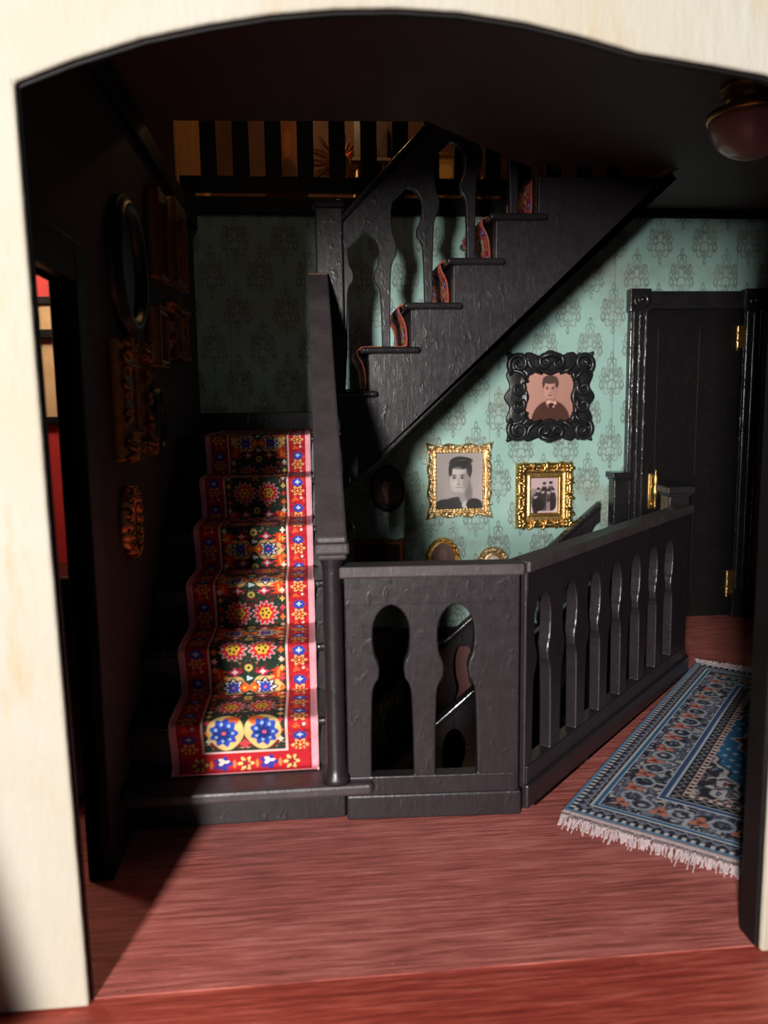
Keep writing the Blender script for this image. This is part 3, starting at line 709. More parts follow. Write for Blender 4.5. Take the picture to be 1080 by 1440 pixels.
# ------------------------------------------------------------------ picture frames
def contour(shape, hwid, hhei, n):
    """n points, parameter s in 0..1 around"""
    s = np.arange(n) / n
    if shape == 'oval':
        a = s * 2 * PI; return np.stack([hwid * np.cos(a), hhei * np.sin(a)], 1)
    q = s * 4; i = np.floor(q).astype(int); t = q - i
    cx = np.array([1, -1, -1, 1]); cy = np.array([1, 1, -1, -1])
    x = cx[i] * (1 - t) + cx[(i + 1) % 4] * t; y = cy[i] * (1 - t) + cy[(i + 1) % 4] * t
    return np.stack([x * hwid, y * hhei], 1)
def frame_mesh(shape, w, h, fw, depth, style, n=240, nv=15):
    s = np.arange(n) / n; V = np.linspace(0, 1, nv)
    inn = contour(shape, w / 2 - fw, h / 2 - fw, n); out = contour(shape, w / 2, h / 2, n)
    q = (s * 4) % 1 if shape == 'rect' else (s * 8) % 1
    cdist = np.minimum(q, 1 - q)                        # 0 at a corner, .5 mid-side
    hs = np.random.RandomState(int(w * 1000) % 97)
    if style == 'carved':
        wob = 1 + .035 * np.cos(2 * PI * q * 3) + .03 * np.exp(-(cdist / .10) ** 2) + .025 * np.exp(-((q - .5) / .10) ** 2); out = out * wob[:, None]
    elif style == 'scallop':
        out = out * (1 + .03 * np.abs(np.cos(PI * s * 18)))[:, None]
    elif style == 'black':
        out = out * (1 - .03 + .05 * np.cos(2 * PI * q * 4) * (cdist > .1) + .03 * np.exp(-(cdist / .12) ** 2) + .05 * np.exp(-((q - .5) / .16) ** 2))[:, None]
        inn = inn * (1 + .07 * np.cos(2 * PI * q * 2 + PI) )[:, None]
    rows = [np.stack([inn[:, 0], np.full(n, -.004), inn[:, 1]], 1)]
    k1 = np.convolve(np.tile(hs.rand(n), 3), np.ones(5) / 5, 'same')[n:2 * n]
    for v in V:
        p = inn * (1 - v) + out * v
        if style == 'plain': H = .45 + .55 * np.sin(PI * min(1, v * 1.05)) + 0 * s
        elif style == 'step': H = np.full(n, .35 + .5 * (v > .15) - .25 * (v > .5) + .3 * (v > .8))
        elif style == 'carved':
            rim = math.exp(-((v - .12) / .09) ** 2); o = math.exp(-((v - .72) / .22) ** 2)
            H = .30 + .25 * rim * (1 + .35 * np.cos(2 * PI * s * 60)) + o * (.35 + .30 * np.abs(np.sin(PI * s * 36 + 5 * v)) * (k1 * 1.6) + .30 * np.exp(-(cdist / .07) ** 2) + .22 * np.exp(-((q - .5) / .09) ** 2) * np.abs(np.cos(9 * v)))
        elif style == 'wide':
            rim = math.exp(-((v - .10) / .08) ** 2); o = math.exp(-((v - .78) / .17) ** 2)
            H = .25 + .2 * rim + .35 * v * (v < .55) + o * (.25 + .25 * k1 + .25 * np.exp(-(cdist / .08) ** 2))
        elif style == 'scallop':
            rim = math.exp(-((v - .1) / .1) ** 2); o = math.exp(-((v - .68) / .26) ** 2)
            H = .3 + .25 * rim + o * (.35 + .3 * np.abs(np.sin(PI * s * 18 + 2 * v)) ** .7)
        elif style == 'black':
            rim = math.exp(-((v - .1) / .10) ** 2)
            H = .32 + .30 * rim + .12 * np.sin(PI * v) + 0 * s
        rows.append(np.stack([p[:, 0], -depth * H, p[:, 1]], 1))
    rows.append(np.stack([out[:, 0], np.full(n, 0.0), out[:, 1]], 1))
    v = np.concatenate(rows); f = []
    for j in range(len(rows) - 1):
        for i in range(n): f.append((j * n + i, j * n + (i + 1) % n, (j + 1) * n + (i + 1) % n, (j + 1) * n + i))
    b = MB(); b.v = [tuple(p) for p in v]; b.f = f
    return b
def ornament(shape, w, h, fw, depth, count, seed):
    r = np.random.RandomState(seed); m = MB(); n = 720
    inn = contour(shape, w / 2 - fw, h / 2 - fw, n); out = contour(shape, w / 2, h / 2, n)
    for k in range(count):
        i = int((k + .5) / count * n) % n; v = .70 + .10 * (k % 2); c = inn[i] * (1 - v) + out[i] * v
        nn = (out[i] - inn[i]); nn = nn / np.linalg.norm(nn); tt = np.array([-nn[1], nn[0]]); L = fw * .30; sg = 1 if k % 2 else -1
        pts = []
        for a in np.linspace(-2.2, 1.6, 7):
            q = c + tt * sg * L * .9 * math.cos(a) * (.6 + .1 * a) + nn * L * .9 * math.sin(a) * .8; pts.append((q[0], -depth * (.62 + .22 * r.rand()), q[1]))
        m.tube(pts, [fw * x for x in (.05, .09, .11, .12, .11, .09, .06)], 5)
    if shape == 'rect':
        for sx in (-1, 1):
            for sz in (-1, 1):
                cx, cz = sx * (w / 2 - fw * .35), sz * (h / 2 - fw * .35)
                for a in np.linspace(0, 2 * PI, 6)[:-1]:
                    m.tube([(cx, -depth * .95, cz), (cx + fw * .26 * math.cos(a), -depth * .85, cz + fw * .26 * math.sin(a)), (cx + fw * .44 * math.cos(a), -depth * .5, cz + fw * .44 * math.sin(a))], [fw * .14, fw * .15, fw * .05], 6)
    return m
def photo_grid(parent, w, h, painter, shape='rect', yy=-.012):
    nx_, ny_ = max(12, int(w / .0042)), max(12, int(h / .0042))
    u = np.linspace(-1, 1, nx_); v = np.linspace(-1, 1, ny_); U, V = np.meshgrid(u, v)
    img = painter(U, V)
    if shape == 'oval':
        Xp = U * np.sqrt(1 - V ** 2 / 2) * w / 2; Zp = V * np.sqrt(1 - U ** 2 / 2) * h / 2
        img = painter(Xp / (w / 2), Zp / (h / 2))
    else: Xp, Zp = U * w / 2, V * h / 2
    pos = np.stack([Xp, np.full_like(Xp, yy), Zp], -1)
    off = np.array(root_loc(parent))
    return grid_print('photograph', 'photo_print', parent, pos + off, img, nx_, ny_)
def grey(v, tint=(1, .93, .87)): return np.array(lin(v * tint[0], v * tint[1], v * tint[2]))
def face(img, U, V, cx, cy, rx, ry, G, turn=0.0, hair=58, skin=196, hairtop=1.0):
    """G: tone -> colour"""
    put(img, ell(U, V, cx, cy + .18 * ry, rx * 1.10, ry * 1.02, .08), G(hair))                       # hair behind
    put(img, ell(U, V, cx - turn * .1 * rx + rx * .98, cy - .05 * ry, rx * .16, ry * .2, .2), G(skin * .86)); put(img, ell(U, V, cx - turn * .1 * rx - rx * .98, cy - .05 * ry, rx * .14, ry * .2, .2), G(skin * .8))
    put(img, ell(U, V, cx - turn * .06 * rx, cy - .12 * ry, rx * .96, ry * .92, .10), G(skin))
    put(img, ell(U, V, cx - turn * .10 * rx, cy - .55 * ry, rx * .66, ry * .52, .12), G(skin))          # jaw
    put(img, .45 * ell(U, V, cx + rx * .62, cy - .25 * ry, rx * .40, ry * .75, .7), G(skin * .70))      # cheek tone of the print
    put(img, ell(U, V, cx, cy + .86 * ry * hairtop, rx * 1.08, ry * .42, .12), G(hair))                 # fringe
    put(img, ell(U, V, cx + rx * .95, cy + .52 * ry, rx * .28, ry * .45, .2), G(hair)); put(img, ell(U, V, cx - rx * .95, cy + .50 * ry, rx * .20, ry * .40, .2), G(hair))
    tx = cx - turn * .18 * rx
    for sg in (-1, 1):
        ex = tx + sg * rx * .40
        put(img, .8 * ell(U, V, ex, cy + .16 * ry, rx * .26, ry * .055, .5), G(hair * 1.2))            # brow
        put(img, .55 * ell(U, V, ex, cy + .02 * ry, rx * .24, ry * .10, .6), G(skin * .55))
        put(img, ell(U, V, ex, cy + .0 * ry, rx * .13, ry * .055, .5), G(42))
    put(img, .5 * ell(U, V, tx - rx * .02 + rx * .10, cy - .20 * ry, rx * .07, ry * .24, .6), G(skin * .68)); put(img, .7 * ell(U, V, tx, cy - .40 * ry, rx * .20, ry * .05, .6), G(skin * .55))
    put(img, .85 * ell(U, V, tx, cy - .62 * ry, rx * .34, ry * .05, .5), G(skin * .42)); put(img, .5 * ell(U, V, tx, cy - .70 * ry, rx * .26, ry * .05, .6), G(skin * .75))
    put(img, .45 * ell(U, V, tx, cy - .98 * ry, rx * .5, ry * .10, .6), G(skin * .6))
def paint_man(U, V):
    G = lambda v: grey(v, (1, .94, .92)); img = np.zeros(U.shape + (3,)); img[:] = G(176)
    img *= (1 + .12 * U - .10 * V)[..., None]
    put(img, ell(U, V, .02, -1.02, .98, .46, .10), G(66)); put(img, ell(U, V, -.62, -.98, .5, .34, .12), G(60))
    put(img, ell(U, V, .24, -.45, .27, .40, .12), G(165)); put(img, .6 * ell(U, V, .40, -.42, .16, .36, .5), G(110))
    put(img, ell(U, V, .30, -.86, .20, .14, .2), G(205)); put(img, ell(U, V, .62, -.85, .34, .22, .12), G(58))
    face(img, U, V, .02, .10, .42, .56, G, turn=1.0, hair=58, skin=200, hairtop=1.08)
    put(img, ell(U, V, .14, .70, .42, .13, .2), G(50)); put(img, ell(U, V, -.20, .62, .22, .10, .3), G(58)); put(img, ell(U, V, .43, .42, .09, .30, .3), G(64))
    put(img, .6 * ell(U, V, .10, .72, .20, .03, .6), G(96)); put(img, .35 * ell(U, V, .30, -.05, .14, .40, .8), G(120)); put(img, .8 * ell(U, V, -.07, -.27, .15, .022, .5), G(226))
    put(img, .5 * ell(U, V, -.18, -.12, .10, .10, .8), G(226)); put(img, .4 * ell(U, V, -.08, .34, .2, .12, .8), G(222))
    return img
def paint_boy(U, V):
    G = lambda v: np.array(lin(v * 1.0, v * .74, v * .67)); img = np.zeros(U.shape + (3,)); img[:] = G(196); img *= (1 - .10 * U + .05 * V)[..., None]
    D = lambda v: np.array(lin(v * 1.0, v * .62, v * .54))
    put(img, ell(U, V, .06, -1.06, .84, .92, .06), D(88)); put(img, ell(U, V, .06, -.20, .22, .26, .1), G(180))
    put(img, ell(U, V, -.02, -.22, .12, .07, .3), G(250)); put(img, ell(U, V, .20, -.26, .11, .07, .3), G(245)); put(img, ell(U, V, .08, -.36, .13, .12, .2), D(66)); put(img, ell(U, V, .17, -.41, .035, .04, .3), G(240))
    put(img, .7 * np.clip((.012 - np.abs(U - .2 + .1 * (V + .7))) / .02 + .5, 0, 1) * (V < -.5), D(52))
    face(img, U, V, .02, .34, .30, .44, G, turn=.0, hair=92, skin=214)
    return img
def paint_group(U, V):
    G = lambda v: np.array(lin(v, v * .87, v * .89)); img = np.zeros(U.shape + (3,)); img[:] = G(214); img *= (1 - .08 * V)[..., None]
    put(img, ell(U, V, -.05, -.25, .90, .62, .15), G(96)); put(img, .8 * ell(U, V, -.75, .2, .3, .2, .3), G(150))
    for x, y, r in ((.0, .60, .13), (.45, .62, .14), (-.42, .30, .13), (.30, .20, .14), (-.1, .22, .12), (.62, .26, .12), (-.62, -.05, .12)):
        put(img, ell(U, V, x, y - .52, r * 1.8, .50, .15), G(62 + 30 * (r > .13))); put(img, ell(U, V, x, y, r, r * 1.0, .2), G(188)); put(img, ell(U, V, x, y + r * .6, r * 1.02, r * .55, .2), G(54))
    put(img, ell(U, V, -.45, -.52, .42, .36, .15), G(48)); put(img, ell(U, V, .5, -.5, .34, .36, .15), G(56))
    for x in (.22, .36): put(img, ell(U, V, x, -.62, .05, .30, .3), G(176))
    return img
def paint_dark_boy(U, V):
    G = lambda v: np.array(lin(v, v * .70, v * .62)); img = np.zeros(U.shape + (3,)); img[:] = G(96)
    put(img, ell(U, V, 0, -1.05, .8, .55, .1), G(52)); put(img, ell(U, V, 0, -.5, .22, .2, .2), G(130)); face(img, U, V, 0, .10, .42, .46, G, hair=52, skin=166); return img
def paint_plain(a, b):
    def f(U, V):
        img = np.zeros(U.shape + (3,)); img[:] = np.array(lin(*a)); put(img, ell(U, V, 0, -.9, .8, .7, .2), lin(*b)); put(img, ell(U, V, 0, .25, .34, .42, .2), [c * 1.6 for c in lin(*a)]); return img
    return f
def picture(name, loc, w, h, fw, depth, shape, style, mat, painter, label, rotz=0.0, group=None, n=240):
    if not group: group = 'pictures on the dark side wall' if rotz else 'pictures upstairs' if loc[2] > 3 else 'family pictures on the teal wall'
    t = thing(name, loc, label, 'picture', group, rotz)
    frame_mesh(shape, w, h, fw, depth, style, n).build('frame', mat, t, smooth=True, local=True)
    b = MB()
    if shape == 'rect': b.box(-w / 2 + fw * .55, w / 2 - fw * .55, -.008, 0, -h / 2 + fw * .55, h / 2 - fw * .55)
    else: b.prism([((w / 2 - fw * .5) * math.cos(a), -.008, (h / 2 - fw * .5) * math.sin(a)) for a in np.arange(32) * PI / 16], (0, .008, 0))
    b.build('backing_board', 'brown_wood', t, local=True)
    if style in ('carved', 'wide', 'scallop') and n >= 160:
        cnt = int(2 * (w + h) / (fw * (.50 if style == 'wide' else .62)))
        ornament(shape, w, h, fw, depth, max(16, min(64, cnt // 2 * 2)), int(w * 997)).build('ornament', mat, t, smooth=True, local=True)['kind'] = 'stuff'
    if painter: photo_grid(t, w - 2 * fw + .012, h - 2 * fw + .012, painter, shape)
    return t
PY = YB - .001
# black scroll frame with the boy
bf = picture('picture_frame', (1.603, PY, 1.545), .575, .575, .135, .055, 'rect', 'black', 'black_resin', paint_boy,
             'black scrolled square frame with a sepia portrait of a boy in a jacket', n=256)
def spiral(cx, cz, r0, r1, a0, turns, n=28):
    return [(cx + (r0 + (r1 - r0) * t) * math.cos(a0 + turns * 2 * PI * t), -.036 - .012 * math.sin(PI * t), cz + (r0 + (r1 - r0) * t) * math.sin(a0 + turns * 2 * PI * t)) for t in np.linspace(0, 1, n)]
for sx in (-1, 1):
    for sz in (-1, 1):
        m = MB(); m.tube([(sx * (x - .0), y, sz * z) for x, y, z in spiral(.218, .218, .072, .014, -.9, 1.35)], [.019 - .008 * i / 27 for i in range(28)], 8)
        m.build('scroll', 'black_resin', bf, smooth=True, local=True)
        m = MB(); m.tube([(sx * x, y, sz * z) for x, y, z in [(.155, -.03, .10), (.185, -.045, .145), (.205, -.04, .165), (.25, -.035, .175), (.275, -.028, .14)]], [.012, .016, .016, .013, .008], 8)
        m.tube([(sx * z, y, sz * x) for x, y, z in [(.155, -.03, .06), (.175, -.045, .11), (.205, -.04, .145), (.255, -.035, .16), (.285, -.028, .20)]], [.012, .016, .016, .013, .008], 8)
        m.tube([(sx * .27, -.02, sz * .27), (sx * .292, -.018, sz * .292)], [.022, .008], 8)
        m.build('leaf_scroll', 'black_resin', bf, smooth=True, local=True)
for sz in (-1, 1):
    m = MB()
    for sx in (-1, 1): m.tube([(sx * x, y, sz * (z + .005)) for x, y, z in spiral(.040, .222, .050, .012, 1.9, -1.1, 22)], [.017 - .007 * i / 21 for i in range(22)], 8)
    m.tube([(-.085, -.03, sz * .235), (-.05, -.045, sz * .268), (0, -.05, sz * .282), (.05, -.045, sz * .268), (.085, -.03, sz * .235)], [.012, .019, .022, .019, .012], 8)
    m.build('shell_crest', 'black_resin', bf, smooth=True, local=True)
for sx in (-1, 1):
    for dz in (-.055, .055):
        m = MB(); m.tube([(sx * x, y, z + dz) for x, y, z in spiral(.222, 0, .048, .012, 2.2, 1.2, 22)], [.016 - .007 * i / 21 for i in range(22)], 8)
        m.build('loop_scroll', 'black_resin', bf, smooth=True, local=True)
picture('picture_frame', (0.994, PY, 0.998), .425, .485, .058, .045, 'rect', 'carved', 'pale_gold', paint_man, 'pale gold frame with a grey portrait of a smiling short-haired man')
gp = picture('picture_frame', (1.576, PY, 0.885), .395, .445, .105, .055, 'rect', 'wide', 'gold', paint_group, 'wide gold frame holding a small group photograph, beside the banister')
picture('picture_frame', (0.512, PY, 0.955), .238, .315, .022, .028, 'oval', 'plain', 'black_resin', paint_dark_boy, 'dark oval frame with a shadowed boy under the stairs', n=96)
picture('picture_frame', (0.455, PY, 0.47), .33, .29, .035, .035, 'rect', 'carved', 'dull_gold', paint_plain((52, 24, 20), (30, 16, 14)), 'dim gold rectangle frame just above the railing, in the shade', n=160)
picture('picture_frame', (0.880, PY, 0.455), .235, .315, .036, .035, 'oval', 'scallop', 'gold', paint_plain((120, 92, 84), (90, 66, 60)), 'gold oval frame half hidden by the railing, left of the round one', n=192)
picture('picture_frame', (1.225, PY, 0.425), .215, .235, .058, .04, 'oval', 'scallop', 'pale_gold', paint_plain((226, 200, 180), (190, 160, 140)), 'round pale gold frame peeping over the railing top', n=192)
# on the left wall
LX = XL + .001
R90 = PI / 2
picture('picture_frame', (LX, 3.19, 2.04), .52, .52, .07, .05, 'oval', 'plain', 'black_resin', paint_plain((40, 26, 26), (24, 16, 16)), 'large black oval frame high on the dark wall', R90, n=96)
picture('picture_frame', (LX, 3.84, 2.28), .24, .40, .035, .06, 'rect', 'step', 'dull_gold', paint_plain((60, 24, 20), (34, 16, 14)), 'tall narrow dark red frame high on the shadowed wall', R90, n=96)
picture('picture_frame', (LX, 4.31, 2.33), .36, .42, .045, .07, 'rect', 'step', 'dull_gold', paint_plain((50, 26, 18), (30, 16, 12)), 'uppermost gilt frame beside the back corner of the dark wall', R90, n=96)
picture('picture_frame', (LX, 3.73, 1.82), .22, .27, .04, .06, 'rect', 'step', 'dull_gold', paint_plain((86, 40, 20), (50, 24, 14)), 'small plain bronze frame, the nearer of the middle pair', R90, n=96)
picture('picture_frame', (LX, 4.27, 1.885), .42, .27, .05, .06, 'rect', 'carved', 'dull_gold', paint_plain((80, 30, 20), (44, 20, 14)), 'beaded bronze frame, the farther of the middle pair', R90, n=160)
picture('picture_frame', (LX, 3.12, 1.535), .44, .44, .10, .07, 'rect', 'wide', 'dull_gold', paint_plain((70, 44, 36), (40, 24, 20)), 'big square dull gold frame on the dark wall', R90)
picture('picture_frame', (LX, 3.67, 1.455), .27, .29, .03, .035, 'oval', 'plain', 'black_resin', paint_plain((34, 22, 22), (20, 14, 14)), 'small black oval frame beyond the dull gold square one', R90, n=96)
picture('picture_frame', (LX, 3.01, 1.08), .20, .27, .055, .05, 'oval', 'scallop', 'copper', paint_plain((70, 40, 30), (40, 24, 20)), 'small scalloped copper oval frame, lowest on the dark wall', R90, n=192)
# upstairs and downstairs
picture('picture_frame', (-0.11, 6.599, 3.50), .30, .62, .06, .05, 'rect', 'carved', 'gold', paint_plain((110, 60, 26), (70, 36, 20)), 'tall gold frame glinting behind the gallery bars', n=160)
picture('picture_frame', (1.15, 6.599, 3.33), .44, .36, .05, .05, 'rect', 'carved', 'gold', paint_plain((190, 150, 90), (90, 66, 40)), 'gold framed pale picture seen through the upper banister', n=160)
picture('picture_frame', (1.50, 6.599, 3.22), .22, .26, .05, .05, 'oval', 'scallop', 'gold', paint_plain((120, 80, 40), (80, 50, 30)), 'oval gold frame beyond the upper banister', n=160)
picture('picture_frame', (0.80, PY, -0.62), .24, .32, .045, .03, 'rect', 'carved', 'dull_gold', paint_plain((120, 80, 66), (60, 36, 30)), 'dim gilt frame down in the stair well', n=160)

# ------------------------------------------------------------------ upstairs furnishings
ud = thing('cupboard', (-0.90, 6.56, 2.795), 'tall orange wooden cupboard upstairs behind the gallery', 'cupboard')
box('body', 'orange_door', ud, -1.12, -.72, 6.38, 6.59, 2.80, 4.1, 0.01)
box('door', 'orange_door', ud, -1.10, -.74, 6.365, 6.38, 2.9, 4.05, 0.006)
sb = thing('sunburst_mirror', (0.30, 6.59, 3.42), 'copper sunburst mirror with thin rays, behind the gallery bars', 'mirror')
MB().lathe([(.075, 0), (.075, .02), (.06, .03), (.055, .02), (.002, .02)], (.30, 6.59, 3.42), 24, 'Y').build('mirror_plate', 'mirror_glass', sb, smooth=False)
for k in range(28):
    a = 2 * PI * k / 28; L = .19 if k % 2 else .25
    MB().tube([(.30 + .07 * math.cos(a), 6.575, 3.42 + .07 * math.sin(a)), (.30 + L * math.cos(a), 6.565, 3.42 + L * math.sin(a))], [.011, .004], 6).build('ray', 'copper', sb)
eas = thing('folding_easel', (0.52, 6.4, 2.795), 'slender wooden easel upstairs with pale glinting edges', 'easel')
for a, b in (((.36, 6.35, 2.80), (.52, 6.45, 4.0)), ((.70, 6.35, 2.80), (.55, 6.45, 4.0)), ((.53, 6.56, 2.80), (.53, 6.47, 3.9))):
    MB().tube([a, b], .012, 6).build('leg', 'pale_gold', eas)
box('canvas', 'dark_print', eas, .40, .66, 6.36, 6.385, 3.38, 3.72, 0.004); box('ledge', 'brown_wood', eas, .38, .68, 6.32, 6.40, 3.36, 3.385, 0.004)
def globe_lamp(loc, zc, label, energy, col):
    t = thing('pendant_lamp', (loc[0], loc[1], zc), label, 'lamp', 'globe lamps out of sight')
    MB().tube([(loc[0], loc[1], loc[2] + .1), (loc[0], loc[1], zc)], .012, 8).build('rod', 'brass', t)
    MB().lathe([(.05, -.02), (.05, 0), (.02, .01)], (loc[0], loc[1], zc - .01), 16).build('ceiling_rose', 'brass', t)
    MB().lathe([(.03, .10), (.05, .095), (.055, .07), (.03, .06)], (loc[0], loc[1], loc[2] + .01), 16).build('socket_cup', 'brass', t, smooth=True)
    n = 8; MB().lathe([(.09 * math.sin(PI * (i + .3) / (n + .6)), -.09 * math.cos(PI * (i + .3) / (n + .6))) for i in range(n + 1)], loc, 20).build('globe', 'lamp_glow', t, smooth=True)
    l = bpy.data.lights.new('lamp_light', 'POINT'); l.energy = energy; l.color = col; l.shadow_soft_size = .1
    o = bpy.data.objects.new('lamp_light', l); COL.objects.link(o); o.parent = t; o.location = (0, 0, loc[2] - .14 - zc)
globe_lamp((0.30, 5.85, 3.98), 4.4, 'glowing globe lamp hanging in the upstairs hall', 9, (1.0, .62, .28))
globe_lamp((-1.5, 2.95, 2.35), ZC, 'glowing globe lamp hanging in the red room', 30, (1.0, .80, .58))
# turned post in the red room doorway
globe_lamp((-0.2, 2.9, 3.62), 4.4, 'unseen globe lamp added over the stair head to light the handrail edge', 3.0, (1.0, .86, .66))  # added lamp, gives the upper handrail its highlight
globe_lamp((1.2, 3.3, -1.15), -.1, 'unseen globe lamp added to brighten the storey below', 2.5, (1.0, .75, .5))  # added lamp, lifts the black of the stair well
ch = thing('dresser', (-1.05, 3.05, 0), 'dark wooden dresser in the red room with a brass pull', 'dresser')
box('body', 'black_gloss', ch, -1.40, -.77, 2.92, 3.20, .05, .87, 0.008); box('top', 'black_gloss', ch, -1.42, -.76, 2.90, 3.21, .87, .90, 0.008)
for z in (.12, .38, .63):
    dw = box('drawer', 'black_gloss', ch, -1.37, -.80, 2.905, 2.92, z, z + .21, 0.005)
    MB().lathe([(.004, 0), (.012, .008), (.018, .02), (.010, .03), (.001, .032)], (-.94, 2.905, z + .12), 12, 'Y').build('pull', 'brass', dw, smooth=True)
tp = thing('candlestick', (-0.865, 3.05, 0.90), 'dark turned wooden candlestick standing on the red room dresser', 'candlestick')
MB().lathe([(.06, .0), (.06, .02), (.03, .05), (.045, .09), (.052, .12), (.034, .15), (.040, .18), (.02, .22), (.016, .24)], (-.865, 3.05, .90), 16).build('stem', 'black_gloss', tp, smooth=True)
MB().lathe([(.061, .004), (.063, .012), (.061, .02)], (-.865, 3.05, .90), 16).build('brass_ring', 'brass', tp, smooth=True)

# ------------------------------------------------------------------ ceiling lamp
cl = thing('ceiling_lamp', (1.81, 3.2, ZC), 'unlit dome ceiling lamp with a brass collar and frosted pinkish glass', 'lamp')
MB().lathe([(.13, 0), (.13, -.015), (.105, -.03), (.12, -.045), (.105, -.06), (.10, -.085)], (1.81, 3.2, ZC), 32).build('collar', 'brass', cl, smooth=True)
MB().lathe([(.10, -.08), (.15, -.09), (.176, -.10), (.180, -.115), (.174, -.128), (.16, -.128)], (1.81, 3.2, ZC), 32).build('rim', 'brass', cl, smooth=True)
MB().lathe([(.168 * math.cos(a), -.125 - .155 * math.sin(a)) for a in np.linspace(0, 1.5, 12)], (1.81, 3.2, ZC), 32).build('glass_dome', 'frosted_glass', cl, smooth=True)

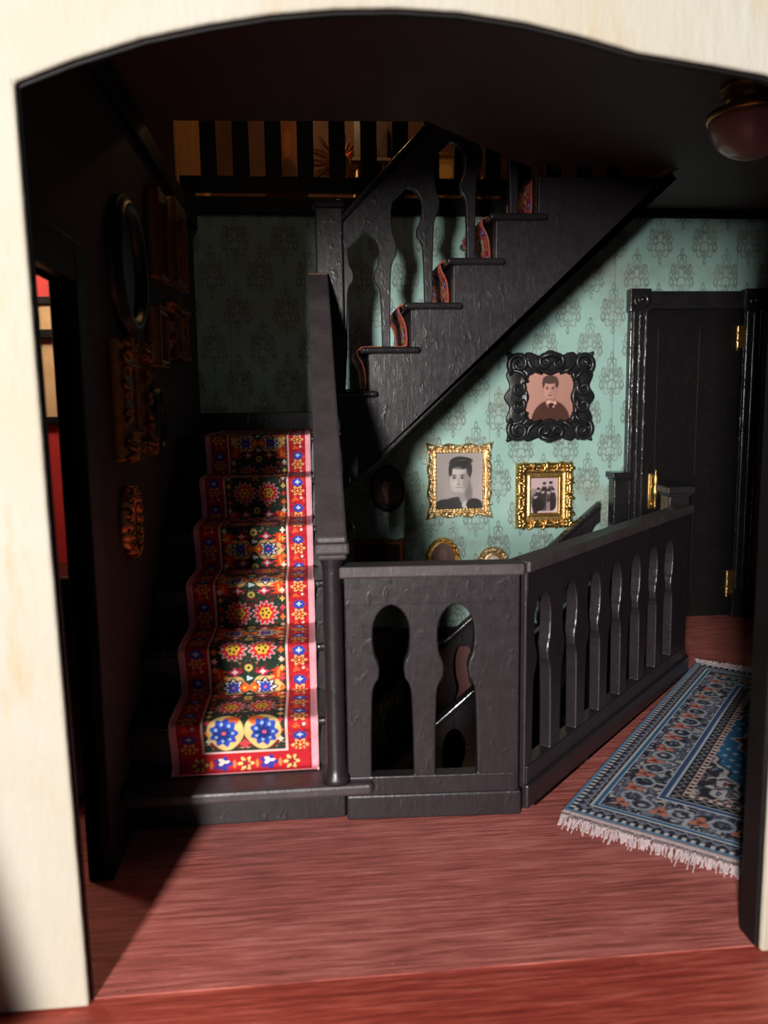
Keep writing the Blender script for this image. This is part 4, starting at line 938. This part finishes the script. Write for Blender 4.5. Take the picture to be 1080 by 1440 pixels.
# ------------------------------------------------------------------ rug
RO = Vector((0.905, 2.682, 0)); RDv = Vector((1.30, 1.545, 0)).normalized(); RN = Vector((RDv.y, -RDv.x, 0))
RLn, RWd = 1.99, 1.18
rg = thing('rug', tuple(RO + RDv * RLn / 2 + RN * RWd / 2), 'blue patterned oriental rug with white fringes lying askew by the railing', 'rug')
def rug_cols(a, b):
    """a along 0..RLn, b across 0..RWd"""
    da = np.minimum(a, RLn - a); db = np.minimum(b, RWd - b); e = np.minimum(da, db)          # distance from edge
    al = np.where(db < da, a, b)
    navy, slate, gb, white, salmon, blue, lb, rust = C(40, 42, 58), C(84, 88, 106), C(126, 130, 150), C(206, 202, 204), C(200, 128, 108), C(44, 108, 150), C(96, 142, 180), C(132, 52, 44)
    img = np.zeros(a.shape + (3,)); img[:] = slate
    n1 = hash_noise(np.minimum(a, RLn - a), np.minimum(b, RWd - b), 34, 3); n2 = hash_noise(np.minimum(a, RLn - a) + 3, np.minimum(b, RWd - b) + 5, 62, 5); n3 = hash_noise(np.minimum(a, RLn - a) + 3, np.minimum(b, RWd - b) + 5, 90, 9)
    sm = lambda x, w=.08: np.clip(x / w + .5, 0, 1)
    put(img, sm(n1 - .52), navy); put(img, sm(n2 - .70), white * .8); put(img, sm(.26 - n2), gb); put(img, sm(n3 - .86) * .8, white)
    band = lambda lo, hi: ((e >= lo) & (e < hi)).astype(float)
    put(img, band(0, .012), lb); put(img, band(.012, .030) * (np.sin(al * 210) > 0), white); put(img, band(.012, .030) * (np.sin(al * 210) <= 0), navy)
    put(img, band(.030, .072), navy); z = np.abs(((al / .042) % 1) - .5) * 2; put(img, band(.030, .072) * sm(.16 - np.abs((e - .051) / .016 - (z * 2 - 1) * .8), .1), white); put(img, band(.034, .068) * sm(.012 - np.hypot(((al / .042) % 1 - .5) * .042, e - .051), .004), gb)
    put(img, band(.074, .080), white); put(img, band(.080, .096), blue); put(img, band(.096, .102), C(190, 200, 212))
    for k in range(-1, 30):                                                                    # salmon flowers in the wide border
        for along in (True, False):
            L = RLn if along else RWd; c = .16 + k * .142
            if c > L - .1 or c < .1: continue
            x = (a if along else b) - c; y = (db if along else da) - .165; on = ((db < da) if along else (da <= db)) & (e > .104) & (e < .262)
            put(img, star(x, y, 0, 0, .028, .030, 3, .42, .2, ph=1.57) * on, salmon); put(img, star(x, y, 0, 0, .012, .012, 3, .3, .2) * on, C(120, 60, 56))
            put(img, .8 * (np.abs(np.hypot(x - .071, y - .02) - .040) < .006) * on, C(176, 186, 200)); put(img, .8 * (np.abs(np.hypot(x - .071, y - .02) - .022) < .006) * on, navy)
    put(img, band(.262, .270), C(190, 200, 212)); put(img, band(.270, .290), C(60, 84, 126)); put(img, band(.290, .298), C(190, 200, 212))
    put(img, band(.298, .338), navy * .8); put(img, band(.298, .338) * sm(.16 - np.abs((e - .318) / .016 - (z * 2 - 1) * .8), .1), white * .8)
    put(img, band(.338, .344), C(214, 160, 140)); put(img, band(.344, .356) * (np.sin(al * 190) > 0), white); put(img, band(.344, .356) * (np.sin(al * 190) <= 0), navy); put(img, band(.356, .362), C(214, 160, 140))
    f = e > .362; ca, cb = np.abs(a - RLn / 2), np.abs(b - RWd / 2)
    put(img, f * sm(n2 - .5), white * .85); put(img, f * sm(.42 - n1), navy); put(img, f * sm(n3 - .8), rust)
    hexa = (ca / .58 + cb / .34); edge_ = hexa + .04 * np.sin(ca * 60)
    put(img, f * sm(1.10 - edge_, .02), white * .8); put(img, f * sm(1.06 - edge_, .02), navy); put(img, f * sm(1.02 - edge_, .02), blue)
    put(img, f * (hexa < 1.0) * (hexa > .70) * (np.sin(ca * 90) * np.sin(cb * 90) > .55), C(150, 176, 200))
    med = ca / .26 + cb / .20 + .10 * np.sin(ca * 48); put(img, f * sm(1.06 - med, .03), white); put(img, f * sm(1.0 - med, .03), rust); put(img, f * (med < .95) * sm(n2 - .62), navy); put(img, f * (med < .95) * sm(n3 - .72), C(196, 130, 110))
    put(img, f * sm(.30 - med, .04), C(186, 84, 60))
    return img * (RNG.rand(*a.shape) * .2 + .9)[..., None]
na, nb = 400, 240
AA, BB = np.meshgrid(np.linspace(0, RLn, na), np.linspace(0, RWd, nb))
cols = rug_cols(AA, BB)
pos = np.array(RO)[None, None] + AA[..., None] * np.array(RDv) + BB[..., None] * np.array(RN)
pos[..., 2] = .011 + .003 * np.sin(AA * 5 + 1) * np.sin(BB * 4)
grid_print('pile', 'woven_print', rg, pos, cols, na, nb)
P = [RO, RO + RDv * RLn, RO + RDv * RLn + RN * RWd, RO + RN * RWd]
MB().prism([(p.x, p.y, .001) for p in P], (0, 0, .0065)).build('rug_backing', 'cotton', rg)
for end in (0, 1):
    m = MB(); base = RO + RDv * (RLn * end); dr = RDv * (1 if end else -1)
    m.prism([(p.x, p.y, .0015) for p in (base, base + RN * RWd, base + RN * RWd + dr * .022, base + dr * .022)], (0, 0, .010))
    m.build('fringe_band', 'cotton', rg, 0.003)
    m = MB()
    for k in range(430):
        b = RWd * (k + random.random()) / 430; L = .062 + random.random() * .03 + (.035 if random.random() < .05 else 0); sk = random.gauss(0, .012) + (.02 if end == 0 else -.03 * (b < .12)) * (1 - b)
        p0 = base + dr * .018 + RN * b + Vector((0, 0, .008)); p2 = base + dr * (.018 + L) + RN * (b + sk); p1 = (p0 + p2) / 2; p1.z = .010 + random.random() * .006; p2.z = .003 + random.random() * .003
        m.tube([p0, p1, p2], [.0032, .0036, .002], 4)
    f_ = m.build('fringe', 'cotton', rg); f_['kind'] = 'stuff'

# ------------------------------------------------------------------ unseen panel added outside, shaped so its edge shades the foot of the arch wall
m = MB(); m.prism([(-1.6, 1.0, -.002), (-.84, 1.0, -.002), (-.885, 1.0, .25), (-.958, 1.0, .63), (-1.03, 1.0, 1.0), (-1.6, 1.0, 1.0)], (0, .04, 0))
struct(m.build('added_shade_panel', 'brown_wood', bevel=0.004), 'low dark wooden panel added unseen outside the arch to shade its wall')
